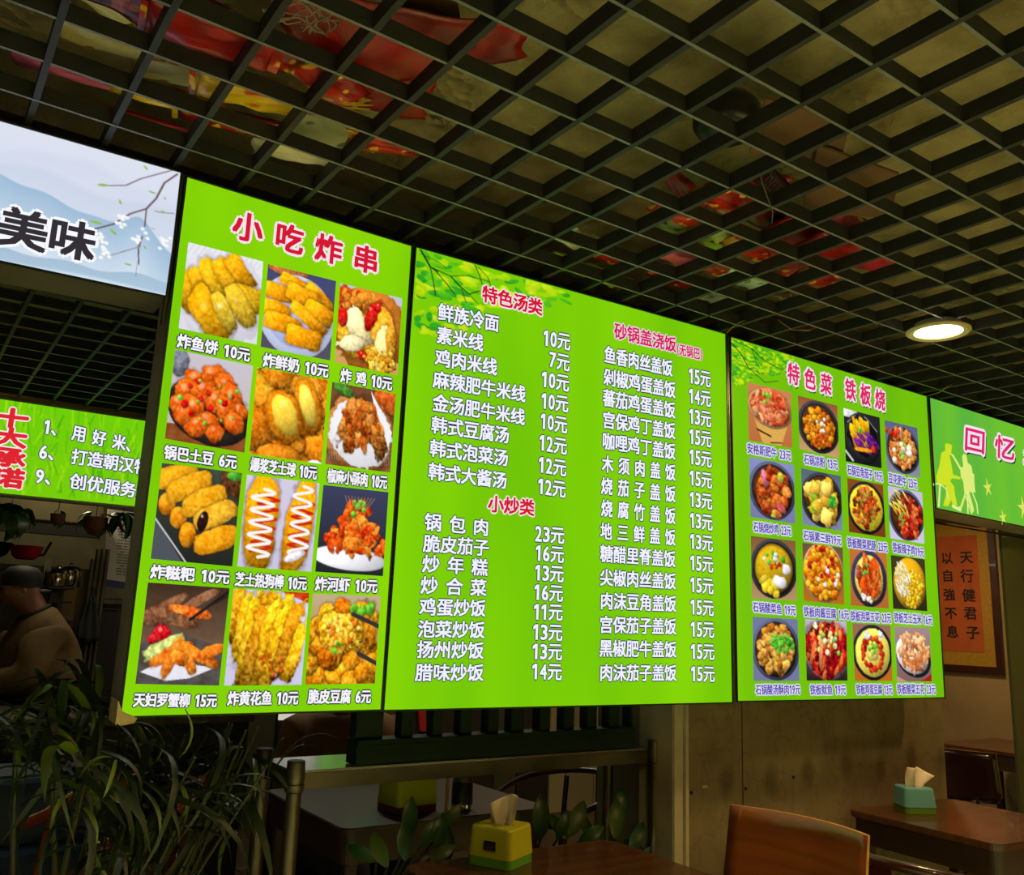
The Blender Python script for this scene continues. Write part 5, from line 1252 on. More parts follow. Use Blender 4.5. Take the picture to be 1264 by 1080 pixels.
def palm():
    rng = random.Random(12)
    bx, by = .42, 2.35
    t = thing('potted_palm', 'large leafy potted palm below and beside the snack board', 'plant', (bx, by, 0)); O = Vector(t.location)
    place(MB().lathe((bx, by, .007), [(.13, 0), (.17, .05), (.19, .28), (.20, .30), (.175, .30), (.17, .26)], 28).build('pot', M_pot, t, smooth=True), O)
    place(MB().lathe((bx, by, .262), [(.001, 0), (.168, 0), (.168, .012), (.001, .012)], 24).build('soil', mat('soil', (40, 30, 20), .95), t), O)
    variants = [leaf_mesh('leaf', .30, .024, .9), leaf_mesh('leaf', .36, .019, 1.6), leaf_mesh('leaf', .24, .027, .5), leaf_mesh('leaf', .30, .016, 2.0), leaf_mesh('leaf', .17, .027, 1.2)]
    for v in variants: v.materials.append(M_leaf)
    vy = [leaf_mesh('leaf', .22, .020, 1.0), leaf_mesh('leaf', .16, .018, 1.8)]
    for v in vy: v.materials.append(M_leaf_y)
    # crowns: pixel, depth
    crowns = [(118, 862, 2.25, 26), (62, 905, 2.1, 22), (150, 905, 2.3, 18), (200, 925, 2.2, 22), (255, 905, 2.35, 18), (300, 925, 2.3, 18), (110, 945, 2.0, 18), (165, 975, 2.15, 18), (240, 975, 2.2, 18), (20, 880, 2.3, 12), (300, 985, 2.45, 12), (130, 1030, 2.1, 14), (215, 1035, 2.3, 12)]
    cnt = 0
    for (px, py, Y, n) in crowns:
        n = int(n*1.15)
        c = atY(px, py, Y)
        b0 = Vector((bx+rng.uniform(-.09, .09), by+rng.uniform(-.08, .08), .27))
        mid = (b0+c)/2+Vector((0, 0, .05))
        place(MB().tube([b0, b0.lerp(mid, .5)+Vector((0, 0, .02)), mid, mid.lerp(c, .5), c], [.010, .009, .008, .006, .004], 7).build('stem', M_stem, t, smooth=True), O)
        for k in range(n):
            az = rng.uniform(0, 2*math.pi); el = rng.uniform(-.15, 1.15) if py < 920 else rng.uniform(-.4, .75)
            me = rng.choice(variants) if rng.random() > .10 else rng.choice(vy)
            sc_ = rng.uniform(.5, .95)
            base = c+Vector((rng.uniform(-.03, .03), rng.uniform(-.03, .03), rng.uniform(-.09, .03)))
            d = Vector((math.cos(az)*math.cos(el), math.sin(az)*math.cos(el), math.sin(el)))
            tipz = base + d*.34*sc_
            # keep clear of the board, its box and the shelf
            if .36 < tipz.x and tipz.z > EYE-.26 and tipz.y > 1.9: el = -.25
            if .36 < base.x+d.x*.3*sc_ and el > .1 and base.z > EYE-.42: el = rng.uniform(-.5, -.05)
            if tipz.x > .84 and tipz.y > 2.12: az += math.pi
            o = link('leaf', me, None, t); cnt += 1
            o.matrix_local = Matrix.Translation(base-O) @ Matrix.Rotation(az, 4, 'Z') @ Matrix.Rotation(-el, 4, 'Y') @ Matrix.Rotation(rng.uniform(-.6, .6), 4, 'X') @ Matrix.Scale(sc_, 4)
    # a few hand-set leaves that lap over the lower edge of the board, and the tall ones left of it
    def leaf_to(p0, p1, me, roll=0.0, arch=0.5):
        d = p1-p0; L = d.length; o = link('leaf', me, None, t)
        az = math.atan2(d.y, d.x); el = math.asin(max(-1, min(1, d.z/L)))+arch*.35
        o.matrix_local = Matrix.Translation(p0-O) @ Matrix.Rotation(az, 4, 'Z') @ Matrix.Rotation(-el, 4, 'Y') @ Matrix.Rotation(roll, 4, 'X') @ Matrix.Scale(L/.30, 4)
    base = leaf_mesh('leaf', .31, .022, 1.1); base.materials.append(M_leaf)
    thin = leaf_mesh('leaf', .31, .012, .9); thin.materials.append(M_leaf)
    br = leaf_mesh('leaf', .31, .036, 1.0); br.materials.append(M_leaf_y)
    # (thing is not in front of the face; these pass below or in front at Y 1.93)
    for (x0, y0, Y0, x1, y1, Y1, me) in ((108, 878, 2.2, 72, 782, 2.15, base), (112, 872, 2.2, 90, 778, 2.1, base), (116, 870, 2.2, 74, 792, 2.0, base), (110, 885, 2.2, 42, 812, 2.0, br), (104, 880, 2.2, 20, 815, 1.95, thin),
                                         (120, 865, 2.2, 128, 800, 2.3, br), (100, 900, 2.1, 0, 845, 1.9, thin), (96, 905, 2.1, 5, 870, 2.0, base), (90, 915, 2.0, -8, 893, 1.9, thin), (110, 900, 2.2, 60, 850, 2.3, br), (92, 930, 2.0, 30, 918, 1.8, br),
                                         (225, 925, 1.93, 166, 868, 1.93, thin), (205, 930, 1.92, 180, 874, 1.92, base), (215, 940, 1.92, 245, 935, 1.9, base), (228, 875, 1.94, 245, 930, 1.9, br), (215, 888, 1.94, 272, 896, 1.9, thin), (190, 890, 1.93, 192, 875, 1.93, br),
                                         (138, 935, 1.9, 103, 940, 1.85, br), (143, 938, 1.9, 135, 980, 1.86, br), (150, 952, 1.9, 165, 990, 1.9, br), (240, 985, 2.05, 350, 938, 2.06, thin), (235, 990, 2.05, 335, 950, 2.0, base), (100, 1010, 2.0, 48, 1015, 1.9, thin), (110, 1030, 2.0, 54, 1030, 1.9, thin),
                                         (330, 960, 2.1, 350, 895, 2.16, thin), (335, 955, 2.1, 385, 900, 2.16, thin), (340, 945, 2.12, 400, 885, 2.17, thin)):
        leaf_to(atY(x0, y0, Y0), atY(x1, y1, Y1), me, rng.uniform(-.4, .4))
    for k in range(16):
        a = Vector((bx+rng.uniform(-.12, .12), by+rng.uniform(-.12, .10), .27)); px = rng.uniform(95, 330)
        c = atY(px, rng.uniform(880, 960), 2.1+rng.uniform(0, .2))
        if c.x > .86: c.x = .85
        if c.x > .40: c.z = min(c.z, EYE-.25)
        place(MB().tube([a, a.lerp(c, .5)+Vector((rng.uniform(-.03, .03), 0, 0)), c], [.006, .005, .003], 6).build('stem', M_stem, t, smooth=True), O)
palm()
M_bleaf = mat('broad_leaf', (40, 84, 36), .38, c2=(28, 60, 26), scale=4); M_bleaf_y = mat('broad_leaf_light', (74, 100, 30), .38, c2=(56, 84, 26), scale=4)
def pothos(label, bx, by, tips, h=.52, pot_r=.07):
    rng = random.Random(int(bx*100))
    t = thing('potted_plant', label, 'plant', (bx, by, 0)); O = Vector(t.location)
    place(MB().lathe((bx, by, .007), [(pot_r*.8, 0), (pot_r, h*.9), (pot_r*1.08, h), (pot_r*.95, h), (pot_r*.9, h-.03)], 20).build('pot', M_pot, t, smooth=True), O)
    for (px, py, Y, L, ang, yl) in tips:
        b0 = atY(px, py, Y)
        me = leaf_mesh('leaf', L, L*.42, .5, n=8, fold=.35, tip=1.0, base=.04); me.materials.append(M_bleaf_y if yl else M_bleaf)
        o = link('leaf', me, None, t)
        az = YAW*-1+rng.uniform(-.3, .3); a = math.radians(ang)
        # leaf axis in the plane facing the camera
        ax = (_R*math.cos(a)+Vector((0, 0, 1))*math.sin(a)+_F*rng.uniform(-.15, .15)).normalized()
        nr = (-_F+Vector((0, 0, .35))).normalized(); sd = nr.cross(ax).normalized(); nr = ax.cross(sd)
        Mx = Matrix((( ax.x, sd.x, nr.x, 0), (ax.y, sd.y, nr.y, 0), (ax.z, sd.z, nr.z, 0), (0, 0, 0, 1)))
        o.matrix_local = Matrix.Translation(b0-O) @ Mx
        place(MB().tube([(bx+rng.uniform(-.03, .03), by, h-.02), ((bx+b0.x)/2, (by+b0.y)/2, (h+b0.z)/2+.02), b0], .004, 6).build('stem', M_stem, t, smooth=True), O)
pothos('broad-leaved green plant behind the table, left of the lime tissue box', 1.22, 2.36,
       [(500, 1062, 2.24, .10, 95, 0), (478, 1070, 2.24, .10, 120, 1), (520, 1045, 2.26, .09, 60, 0), (505, 1035, 2.3, .11, 90, 0), (540, 1050, 2.24, .10, 85, 0), (545, 1025, 2.28, .09, 55, 1), (465, 1060, 2.26, .09, 160, 0), (530, 1060, 2.22, .08, 25, 1), (555, 1060, 2.24, .09, 100, 0), (520, 1075, 2.24, .09, 10, 0)])
pothos('broad-leaved green plant behind the table, between the lime tissue box and the shelf leg', 1.72, 2.36,
       [(668, 1034, 2.24, .125, 92, 0), (700, 1035, 2.26, .09, 130, 1), (702, 1032, 2.28, .12, 62, 1), (728, 1034, 2.26, .08, 110, 0), (655, 1030, 2.27, .08, 150, 0), (715, 1038, 2.25, .09, 30, 0), (688, 1036, 2.24, .09, 70, 0), (640, 1020, 2.3, .07, 120, 1)])
pothos('broad-leaved green plant in front of the pale wall end beside the right shelf leg', 2.03, 2.34,
       [(760, 1035, 2.24, .12, 88, 1), (765, 1012, 2.26, .10, 85, 0), (778, 1050, 2.22, .10, 60, 0), (800, 1062, 2.24, .10, 140, 0), (790, 1058, 2.22, .08, 20, 0), (745, 1045, 2.24, .08, 110, 0), (812, 1066, 2.25, .07, 100, 1)])

# ------------------------------------------------------------------ kitchen
M_tan = mat('tan_panel', (196, 176, 130), .6, c2=(176, 156, 112), scale=3)
M_dark = mat('dark_cabinet', (40, 38, 30), .5, c2=(30, 28, 22), scale=4)
def qbox(px0, py0, px1, py1, Y, d, name, m, parent=None, O=None, bevel=.003):
    a, b_ = atY(px0, py0, Y), atY(px1, py1, Y)
    o = MB().box(min(a.x, b_.x), max(a.x, b_.x), Y, Y+d, min(a.z, b_.z), max(a.z, b_.z)).build(name, m, parent, bevel=bevel)
    if parent is not None: o.location = -O
    return o
def group_at(name, label, cat, px, py, Y): 
    p = atY(px, py, Y); t = thing(name, label, cat, (p.x, p.y, 0)); return t, Vector(t.location)
# extractor hood band behind the promise sign
t, O = group_at('extractor_hood', 'long tan extractor hood across the kitchen below the grass-pattern sign', 'hood', 60, 640, 5.6)
qbox(-90, 600, 126, 648, 5.6, .9, 'hood_body', mat('hood_enamel', (120, 110, 76), .5, c2=(104, 94, 62), scale=3), t, O)
qbox(-90, 648.2, 126, 652, 5.58, .04, 'lip', M_dark, t, O)
# tall cabinet with a steel edge post
t, O = group_at('kitchen_cabinet', 'grey kitchen cabinet with a bright steel edge behind the cook', 'cabinet', 30, 700, 6.0)
qbox(-90, 690, 56, 900, 6.0, .5, 'body', mat('grey_cabinet', (74, 72, 62), .5, c2=(58, 56, 48), scale=4), t, O)
qbox(56.5, 688, 59, 730, 5.99, .03, 'edge_post', mat('chrome', (210, 210, 200), .12, metal=1), t, O)
qbox(-80, 697, 50, 706, 5.985, .012, 'drawer', M_dark, t, O)
a = atY(-18, 683, 6.1)
tag(MB().lathe((a.x, 6.2, atY(10, 690, 6.0).z+.002), [(.06, 0), (.12, .03), (.15, .10), (.14, .10), (.11, .04)], 24).build('wok', M_black, smooth=True), 'black wok on top of the grey kitchen cabinet', 'wok')
a = atY(34, 690, 6.0)
tag(MB().lathe((a.x, 6.12, a.z+.002), [(.05, 0), (.075, .02), (.095, .08), (.09, .08), (.06, .02)], 24).build('plastic_bowl', mat('red_plastic', (190, 30, 34), .35), smooth=True), 'red plastic bowl on top of the grey kitchen cabinet', 'bowl')
a, b_ = atY(57, 686, 6.0), atY(67, 668, 6.0)
o = MB().tube([(a.x-.05, 6.1, a.z-.02+.03), (a.x, 6.1, a.z+.01), (b_.x, 6.12, b_.z)], [.02, .009, .008], 8).build('ladle', M_black, smooth=True); tag(o, 'dark ladle handle sticking up beside the red bowl', 'ladle')
# rack with stacked steel pots
t, O = group_at('pot_rack', 'dark post rack with short shelves beside the tan panel', 'rack', 70, 800, 5.70)
a = atY(68, 726, 5.7); q = MB().box(a.x-.022, a.x+.022, 5.7, 5.75, .008, a.z).build('post', M_dark, t, bevel=.003); q.location = -O
for y in (724, 741, 765): qbox(60, y, 92 if y == 724 else 89, y+4, 5.66, .30, 'shelf', M_dark, t, O)
for (px, lab, r, hh) in ((70, 'shiny steel pot on the rack, nearer the cabinet', .055, .10), (85, 'shiny steel pot with lid on the rack, nearer the wall panel', .065, .13)):
    yy = 5.72 if px == 70 else 5.88; a = atY(px, 724, yy); tt = thing('steel_pot', lab, 'pot', (a.x, yy, atY(px, 724, 5.66).z+.004))
    MB().lathe((0, 0, 0), [(r*.9, 0), (r, .01), (r, hh*.7), (r*1.06, hh*.72), (r*.95, hh*.72)], 24).build('pot_body', mat('chrome', (210, 210, 200), .12, metal=1), tt, smooth=True)
    MB().lathe((0, 0, hh*.722), [(r*1.0, 0), (r*.7, .02), (.012, .028), (.012, .04), (.006, .045)], 24).build('lid', mat('chrome', (210, 210, 200), .12, metal=1), tt, smooth=True)
tag(qbox(70, 700, 118, 930, 6.5, .03, 'wall_board', M_tan), 'tall pale tan board leaning on the kitchen wall behind the pots', 'board')
tag(qbox(113, 690, 118, 930, 6.45, .04, 'wall_board_edge', mat('grey_strip', (120, 118, 96), .5)), 'narrow grey strip at the edge of the tan board', 'strip')
# notice poster
t, O = group_at('notice_poster', 'white notice poster with printed lines and a dark blue footer', 'poster', 148, 720, 5.9)
P4 = [atY(*q, 5.9) for q in ((133, 628), (190, 636), (186, 723), (127.5, 714.5))]
m = MB(); m.prism([v-O for v in P4], (0, .01, 0)); m.build('sheet', mat('poster_paper', (190, 186, 174), .6), t)
P5 = [atY(*q, 5.898) for q in ((127.5, 714.5), (186, 723), (185, 732), (127, 723))]
m = MB(); m.prism([v-O for v in P5], (0, .01, 0)); m.build('footer', mat('poster_blue', (40, 50, 96), .5), t)
rp = random.Random(9)
for k in range(19):
    y = 645+k*3.5; x = 146-k*.15; ind = 4 if k % 5 == 0 else 0
    for s in range(3):
        xa = x+ind+s*8.2; xb = xa+rp.uniform(5.5, 7.6)
        a_, c_ = atY(xa, y+(xa-x)*.1, 5.896), atY(xb, y+1.5+(xa-x)*.1, 5.896)
        q = MB().box(a_.x, c_.x, 5.896, 5.899, c_.z, a_.z).build('print_line', mat('print_grey', (84, 86, 90), .7), t); q.location = -O
# posts and hanging apron
t, O = group_at('clothes_rack', 'steel upright rack beside the notice poster', 'rack', 128, 800, 5.7)
for x in (119, 125, 131):
    a = atY(x+2.5, 678, 5.7); b_ = Vector((a.x, 5.7, .007)); q = MB().tube([a, b_], .012, 8).build('upright', M_steel_d, t, smooth=True); q.location = -O
t, O = group_at('hanging_apron', 'dark grey apron hanging on the steel frame', 'apron', 112, 765, 5.6)
V = []; F = []
for j in range(9):
    for i in range(9):
        u, v = i/8*2-1, j/8; hw = 4+9*min(1, v*1.5)
        p = atY(114-v*4+u*hw, 737+v*54+3*math.cos(u*2)*v, 5.672+.012*math.sin(u*7)); V.append(p-O)
for j in range(8):
    for i in range(8): a = j*9+i; F.append((a, a+9, a+10, a+1))
me = bpy.data.meshes.new('cloth'); me.from_pydata(V, [], F); q = link('cloth', me, mat('apron_cloth', (40, 44, 40), .8, c2=(26, 30, 26), scale=8), t, True); s_ = q.modifiers.new('t', 'SOLIDIFY'); s_.thickness = .006
q = MB().tube([atY(114, 737, 5.672), atY(112, 726, 5.685), atY(119, 727, 5.687), atY(115, 737, 5.672)], .004, 6).build('neck_loop', M_black, t); q.location = -O
t, O = group_at('dark_shelf_unit', 'dark shelf unit below the notice poster', 'shelf', 145, 850, 5.95)
qbox(124, 752, 190, 1046, 5.95, .3, 'body', M_dark, t, O); qbox(126, 738, 188, 742, 5.9, .3, 'top_shelf', M_steel_d, t, O); qbox(132, 745, 150, 752, 5.92, .2, 'tray', M_black, t, O)
# hanging pots of ivy under the sign
def hanging(px, py, Y, label, seed, n=9, pot=True, s=1.0):
    Y = 4.96 if seed != 3 else 4.955; py = max(py, 628+px*.07); rng = random.Random(seed); p = atY(px, py, Y); cord = max(.02, EYE+.512-p.z); t = thing('hanging_plant', label, 'plant', p)
    if pot: MB().lathe((0, 0, -.10*s), [(.025*s, 0), (.05*s, .03*s), (.06*s, .09*s), (.05*s, .09*s)], 16).build('pot', mat('clay', (96, 50, 34), .7), t, smooth=True)
    MB().tube([(0, 0, -.02), (0, 0, cord)], .002, 5).build('cord', M_black, t)
    for k in range(n):
        me = leaf_mesh('leaf', .11*s, .05*s, 1.2, n=5, base=.05); me.materials.append(M_bleaf)
        o = link('leaf', me, None, t); o.location = (rng.uniform(-.03, .03), rng.uniform(-.03, .03), rng.uniform(-.02, .03)); o.rotation_euler = (rng.uniform(-.5, .5), rng.uniform(-.3, 1.0), rng.uniform(0, 6.28))
hanging(119, 632, 5.25, 'small clay pot of ivy hanging below the grass-pattern sign', 1)
hanging(72, 620, 5.25, 'tiny clay pot hanging below the sign, left of the ivy pot', 2, 4, s=.6)
hanging(152, 632, 5.3, 'trailing ivy in front of the notice poster', 3, 16, False, 1.1)
hanging(14, 622, 5.2, 'trailing ivy at the left end below the grass-pattern sign', 4, 18, False, 1.3)
# counter and blue crate
t = thing('kitchen_counter', 'dark steel-topped counter in front of the cook', 'counter', (.05, 4.66, 0))
MB().box(-2.3, 1.5, -.26, .3, .006, .86).build('body', M_dark, t); MB().box(-2.33, 1.52, -.29, .33, .861, .90).build('worktop', M_steel_d, t, bevel=.003)
t = thing('blue_crate', 'stack of blue plastic trays on the floor behind the palm', 'crate', (.64, 4.05, .007))
for z0 in (0, .25, .50):
    MB().box(-.22, .22, -.16, .16, z0+0.0, z0+.245).build('tray', mat('blue_plastic', (30, 60, 92), .45, c2=(26, 52, 80), scale=5), t, bevel=.012)
    MB().box(-.225, .225, -.165, .165, z0+.215, z0+.235).build('rim', mat('blue_rim', (50, 96, 146), .45), t)

# glimpses behind the rail: dark partition, cream panels, red cloth, sign letters
t = thing('rear_partition', 'dark partition of tall panels beyond the green rail', 'partition', (3.0, 5.5, 0)); O = Vector(t.location)
for i, (pxa, pxb, m_) in enumerate(((430, 540, M_dark), (540, 612, M_dark), (612, 640, mat('green_panel', (60, 66, 44), .5)), (640, 680, M_dark), (680, 700, mat('cream_panel', (150, 144, 100), .6)), (700, 735, mat('cream_panel2', (130, 124, 88), .6)), (735, 770, mat('cream_panel', (150, 144, 100), .6)), (770, 800, mat('yellow_panel', (150, 140, 70), .6)))):
    a, b_ = atY(pxa, 890, 5.5), atY(pxb-1.2, 890, 5.5); q = MB().box(a.x, b_.x, 5.5, 5.54, .007, 2.2).build('panel', m_, t, bevel=.004); q.location = -O
a = atY(521, 903, 5.0); tag(MB().prism([atY(516, 868, 5.478), atY(525, 868, 5.478), atY(527, 903, 5.478), atY(518.5, 902, 5.478)], (0, .022, 0)).build('hanging_cloth', mat('red_cloth', (170, 30, 14), .8)), 'small red cloth hanging beyond the green rail', 'cloth')
t, O = group_at('menu_plaque', 'brown plaque with pale characters beyond the green rail', 'sign', 487, 890, 5.47)
qbox(468, 850, 505, 925, 5.47, .03, 'plate', mat('plaque_brown', (70, 48, 24), .6, c2=(54, 36, 18), scale=3), t, O)
for xa in (484, 489.5, 495): qbox(xa, 882, xa+4, 889, 5.462, .006, 'print_mark', mat('print_pale', (130, 126, 100), .7), t, O, bevel=0)
# back-lit price board and white counter light deep in the kitchen
YL = 4.2
t, O = group_at('price_board', 'small green lit price board with white numbers glimpsed under the snack board', 'sign', 430, 880, YL)
a, b_ = atY(396, 906, YL), atY(470, 906, YL); zt_ = EYE+.12
m = MB(); m.prism([v-O for v in (Vector((a.x, YL, a.z)), Vector((b_.x, YL, a.z)), Vector((b_.x, YL, zt_)), Vector((a.x, YL, zt_)))], (0, .001, 0)); m.build('light_panel', emat('lime_card', (104, 190, 24), 1.0), t)
m = MB(); m.box(a.x-.01, b_.x+.01, YL+.002, YL+.06, a.z-.01, zt_+.01); q = m.build('light_box', M_dark, t); q.location = -O
m = MB(); m.box(a.x+.1, a.x+.13, YL+.062, YL+.09, .007, zt_); q = m.build('post', M_dark, t); q.location = -O
px_text(t, O, '12', 407.5, 889, 419, 887, 9, 'white', Y=YL-.001); px_text(t, O, '2', 388+9, 902, 404, 901, 8, 'white', Y=YL-.001)
t, O = group_at('counter_light', 'pale lit strip of a kitchen counter beside the green price board', 'light', 370, 885, YL)
a, b_ = atY(345, 889, YL), atY(393, 889, YL)
m = MB(); m.box(a.x, b_.x, YL, YL+.02, a.z, EYE+.0); q = m.build('diffuser', emat('white_glow', (214, 208, 196), .9), t); q.location = -O
m = MB(); m.box(a.x, b_.x, YL+.021, YL+.05, .007, EYE+.0); q = m.build('back', M_dark, t); q.location = -O

# ------------------------------------------------------------------ people
hz0 = 1.31
def skin(name, chain, m, parent=None, sub=2, loc=None):
    """chain: list of polylines [(x,y,z,r),...]; first vertex of the first polyline is the root; joined where points coincide"""
    V = []; R_ = []; E = []; key = {}
    for pl in chain:
        prev = None
        for (x, y, z, *r) in pl:
            k = (round(x, 4), round(y, 4), round(z, 4))
            if k not in key: key[k] = len(V); V.append((x, y, z)); R_.append(r)
            i = key[k]
            if prev is not None and prev != i: E.append((prev, i))
            prev = i
    me = bpy.data.meshes.new(name); me.from_pydata(V, E, [])
    o = bpy.data.objects.new(name, me); COL.objects.link(o)
    o.modifiers.new('s', 'SKIN'); sv = me.skin_vertices[0].data
    kf = 1.38 if name in ('jacket', 'trousers', 'collar', 'hair') else 1.15
    R_ = [[q_*kf*(.6 if name == 'body' and max(r) > .0405 and .5 < V[i_][2] < hz0 else 1) for q_ in r] for i_, r in enumerate(R_)]
    for i, r in enumerate(R_): sv[i].radius = (r[0], r[1] if len(r) > 1 else r[0]); sv[i].use_root = (i == 0)
    o.modifiers.new('ss', 'SUBSURF').levels = sub
    bpy.context.view_layer.update(); dg = bpy.context.evaluated_depsgraph_get()
    me2 = bpy.data.meshes.new_from_object(o.evaluated_get(dg)); me2.name = name
    bpy.data.objects.remove(o); bpy.data.meshes.remove(me)
    me2.materials.clear()
    q = link(name, me2, m, parent, True); return q
M_skin = mat('skin', (132, 84, 62), .5); M_tanj = mat('tan_jacket', (120, 94, 50), .85, c2=(92, 70, 36), scale=4, bump=.9, bscale=7)
M_cap = mat('black_cap', (26, 24, 20), .7); M_trouser = mat('dark_trousers', (22, 24, 26), .8)
def hand(parent, wrist, d, palm_n, s=1.0):
    """palm with five fingers, slightly curled, along direction d"""
    d = Vector(d).normalized(); n = Vector(palm_n).normalized(); w = d.cross(n).normalized(); W = Vector(wrist)
    ch = [[(*(W), .026, .018), (*(W+d*.045), .036, .016), (*(W+d*.085), .038, .014)]]
    L = [.060, .072, .076, .068]
    for k in range(4):
        b_ = W+d*.088+w*(-.03+.02*k); a = W+d*.085
        ch.append([(*(a), .038, .014), (*(b_), .010, .009), (*(b_+d*L[k]*.5+n*.012), .0085, .008), (*(b_+d*L[k]*.85+n*.034), .0075, .007)])
    th = W+d*.03; ch.append([(*(W+d*.045), .036, .016), (*(th+w*-.045+n*.012), .011, .010), (*(th+w*-.062+d*.03+n*.024), .009, .009), (*(th+w*-.066+d*.052+n*.034), .008, .008)])
    return ch
def cook():
    px, py = atY(24, 728, 5.32).x, 5.32
    X0 = px+.08; t = thing('person', 'cook in a tan jacket and black cap leaning over the kitchen counter, facing left', 'person', (X0, py, 0)); O = Vector(t.location)
    # faces -X and slightly to the camera; coordinates relative to the thing
    hz = atY(24, 728, 5.32).z
    hx = -.08
    body = [[(0.06, .0, .95, .15, .12), (.06, 0, 1.15, .16, .12), (.04, 0, 1.26, .17, .11), (.01, 0, 1.33, .07, .07), (-.03, 0, hz-.06, .055, .06), (hx, 0, hz, .082, .10), (hx-.005, 0, hz+.075, .07, .085)],
            [(.04, 0, 1.26, .17, .11), (.03, -.19, 1.24, .055), (-.02, -.26, 1.02, .042), (-.24, -.20, .98, .032)],
            [(.04, 0, 1.26, .17, .11), (.03, .19, 1.24, .055), (-.02, .24, 1.02, .042), (-.24, .14, .98, .032)],
            [(0.06, .0, .95, .15, .12), (.06, -.09, .88, .09), (.05, -.10, .50, .062), (.06, -.10, .10, .045), (.02, -.10, .045, .04, .035), (-.12, -.10, .035, .035, .025)],
            [(0.06, .0, .95, .15, .12), (.06, .09, .88, .09), (.05, .10, .50, .062), (.06, .10, .10, .045), (.02, .10, .045, .04, .035), (-.12, .10, .035, .035, .025)],
            [(hx, 0, hz, .082, .10), (hx-.085, 0, hz-.045, .035, .03)]]
    for sy in (-1, 1):
        w = (-.24, -.20, .98) if sy < 0 else (-.24, .14, .98)
        body += [[(*w, .032), (w[0]-.012, w[1], w[2], .028)]]
        h_ = hand(t, (w[0]-.012, w[1], w[2]), (-1, .1*-sy, -.05), (0, 0, -1)); h_[0][0] = (w[0]-.012, w[1], w[2], .028)
        body += h_
    b_ = skin('body', body, M_skin, t); b_.name = 'body'
    # jacket
    jk = [[(.06, 0, .86, .185, .15), (.06, 0, 1.05, .185, .15), (.05, 0, 1.2, .19, .14), (.03, 0, 1.295, .13, .10), (.0, 0, 1.335, .085, .08)],
          [(.05, 0, 1.2, .19, .14), (.03, -.19, 1.24, .078), (-.02, -.265, 1.02, .06), (-.20, -.21, .985, .048)],
          [(.05, 0, 1.2, .19, .14), (.03, .19, 1.24, .078), (-.02, .245, 1.02, .06), (-.20, .15, .985, .048)]]
    skin('jacket', jk, M_tanj, t)
    skin('collar', [[(.012, 0, 1.315, .088, .085), (-.012, 0, 1.355, .078, .078)]], M_cap, t)
    tr = [[(.06, 0, .92, .17, .135), (.06, -.09, .84, .10), (.05, -.10, .50, .078), (.06, -.10, .09, .062)], [(.06, 0, .92, .17, .135), (.06, .09, .84, .10), (.05, .10, .50, .078), (.06, .10, .09, .062)]]
    skin('trousers', tr, M_trouser, t)
    # cap, hair, face
    V = MB(); V.lathe((hx+.005, 0, hz+.02), [(.096, 0), (.099, .03), (.092, .07), (.065, .096), (.02, .106)], 24); c_ = V.build('cap', M_cap, t, smooth=True)
    MB().prism([Vector((hx-.08, -.075, hz+.028)), Vector((hx-.175, -.05, hz+.012)), Vector((hx-.185, 0, hz+.010)), Vector((hx-.175, .05, hz+.012)), Vector((hx-.08, .075, hz+.028))], (0, 0, .006)).build('cap_peak', M_cap, c_)
    skin('hair', [[(hx+.055, 0, hz+.01, .05, .095), (hx+.06, 0, hz-.035, .035, .075)]], mat('hair', (18, 14, 12), .6), t)
    for sy in (-1, 1):
        skin('ear', [[(hx+.012, sy*.098, hz+.008, .014, .008), (hx+.016, sy*.104, hz-.018, .012, .008)]], M_skin, t, 1)
        MB().lathe((hx-.082, sy*.034, hz+.0), [(.001, -.006), (.010, -.004), (.012, .0), (.010, .004), (.001, .006)], 12).build('eye', mat('eye', (30, 22, 18), .2), t, smooth=True)
    skin('nose', [[(hx-.088, 0, hz+.0, .010), (hx-.108, 0, hz-.028, .014)]], M_skin, t, 1)
    MB().box(hx-.104, hx-.092, -.022, .022, hz-.062, hz-.055).build('mouth', mat('lips', (130, 60, 50), .5), t, bevel=.002)
    MB().box(hx-.145, hx-.12, -.02, .0, hz+.045, hz+.06).build('cap_badge', mat('gold_badge', (190, 140, 30), .4), c_)
cook()
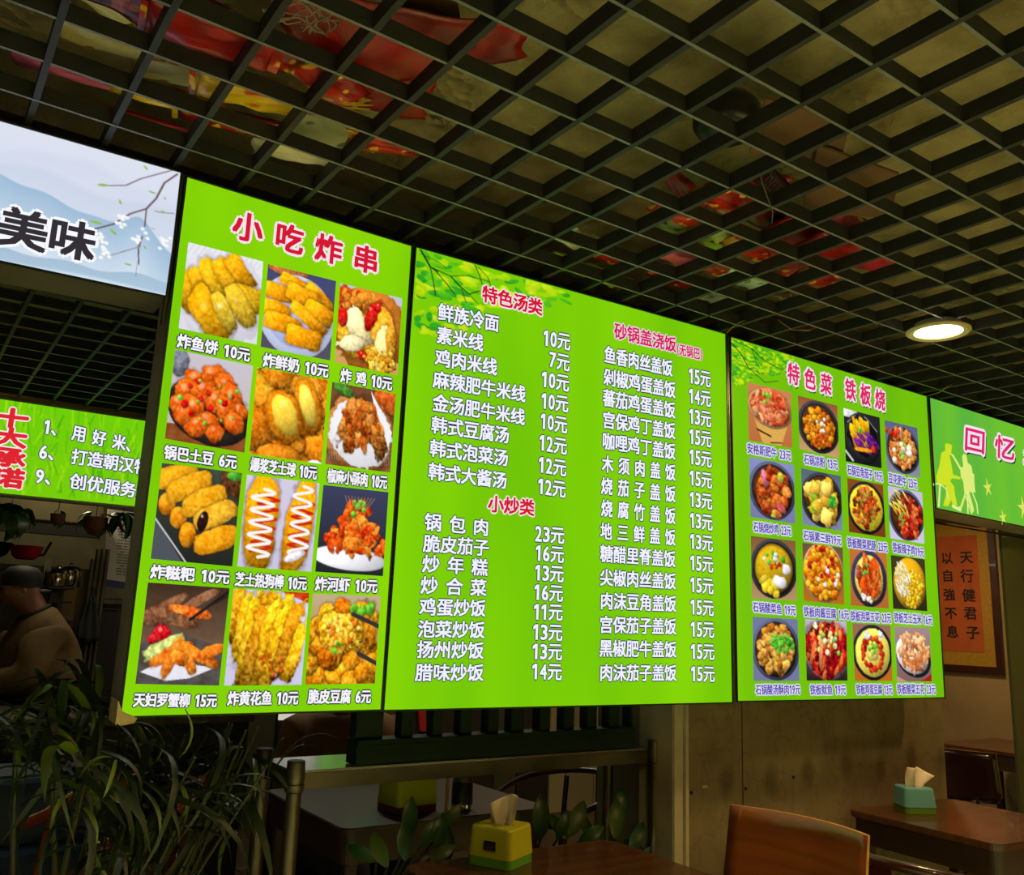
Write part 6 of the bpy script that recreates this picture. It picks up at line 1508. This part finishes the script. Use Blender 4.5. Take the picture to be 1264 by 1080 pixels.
def customer():
    Y = 3.72; p = atY(418, 925, Y); t = thing('person', 'customer in a beige-brown jacket seen from behind under the snack board', 'person', (p.x, Y, 0)); O = Vector(t.location)
    # seated, bending forward, head hidden behind the board
    skin('body', [[(0, 0, 0.463, .14, .12), (0, .02, 0.650, .15, .11), (0, 0, 0.900, .15, .10), (0, -.02, 1.000, .055), (0, -.06, 1.120, .085, .10), (0, -.07, 1.210, .07, .085)],
                  [(0, 0, 0.900, .15, .10), (.19, 0, 0.880, .05), (.24, -.05, 0.660, .04), (.12, -.28, 0.642, .03)], [(0, 0, 0.900, .15, .10), (-.19, 0, 0.880, .05), (-.24, -.05, 0.660, .04), (-.12, -.28, 0.642, .03)],
                  [(0, 0, 0.463, .14, .12), (.10, -.05, 0.463, .08), (.11, -.40, 0.463, .06), (.11, -.42, 0.100, .045), (.11, -.50, 0.040, .04, .03)], [(0, 0, 0.463, .14, .12), (-.10, -.05, 0.463, .08), (-.11, -.40, 0.463, .06), (-.11, -.42, 0.100, .045), (-.11, -.50, 0.040, .04, .03)]], M_skin, t)
    skin('jacket', [[(0, 0, 0.448, .17, .15), (0, .02, 0.650, .18, .14), (0, 0, 0.880, .18, .13), (0, -.02, 0.970, .08)], [(0, 0, 0.880, .18, .13), (.19, 0, 0.880, .07), (.24, -.05, 0.660, .055), (.14, -.24, 0.646, .042)], [(0, 0, 0.880, .18, .13), (-.19, 0, 0.880, .07), (-.24, -.05, 0.660, .055), (-.14, -.24, 0.646, .042)]],
         mat('beige_jacket', (120, 84, 40), .8, c2=(96, 66, 30), scale=5), t)
    skin('trousers', [[(0, 0, 0.440, .16, .14), (.10, -.05, 0.455, .095), (.11, -.40, 0.455, .075), (.11, -.42, 0.100, .06)], [(0, 0, 0.440, .16, .14), (-.10, -.05, 0.455, .095), (-.11, -.40, 0.455, .075), (-.11, -.42, 0.100, .06)]], M_trouser, t)
    skin('hair', [[(0, -.05, 1.150, .092, .108), (0, -.06, 1.220, .08, .092)]], mat('hair', (18, 14, 12), .6), t)
    s_ = thing('stool', 'dark round stool under the customer', 'stool', (p.x, Y, 0))
    MB().lathe((0, 0, .235), [(.14, 0), (.15, .01), (.15, .03), (.14, .035)], 20).build('seat', M_dark, s_, smooth=True)
    for k in range(4): a = math.pi/4+k*math.pi/2; MB().tube([(.10*math.cos(a), .10*math.sin(a), .234), (.14*math.cos(a), .14*math.sin(a), .007)], .012, 8).build('leg', M_dark, s_, smooth=True)
customer()
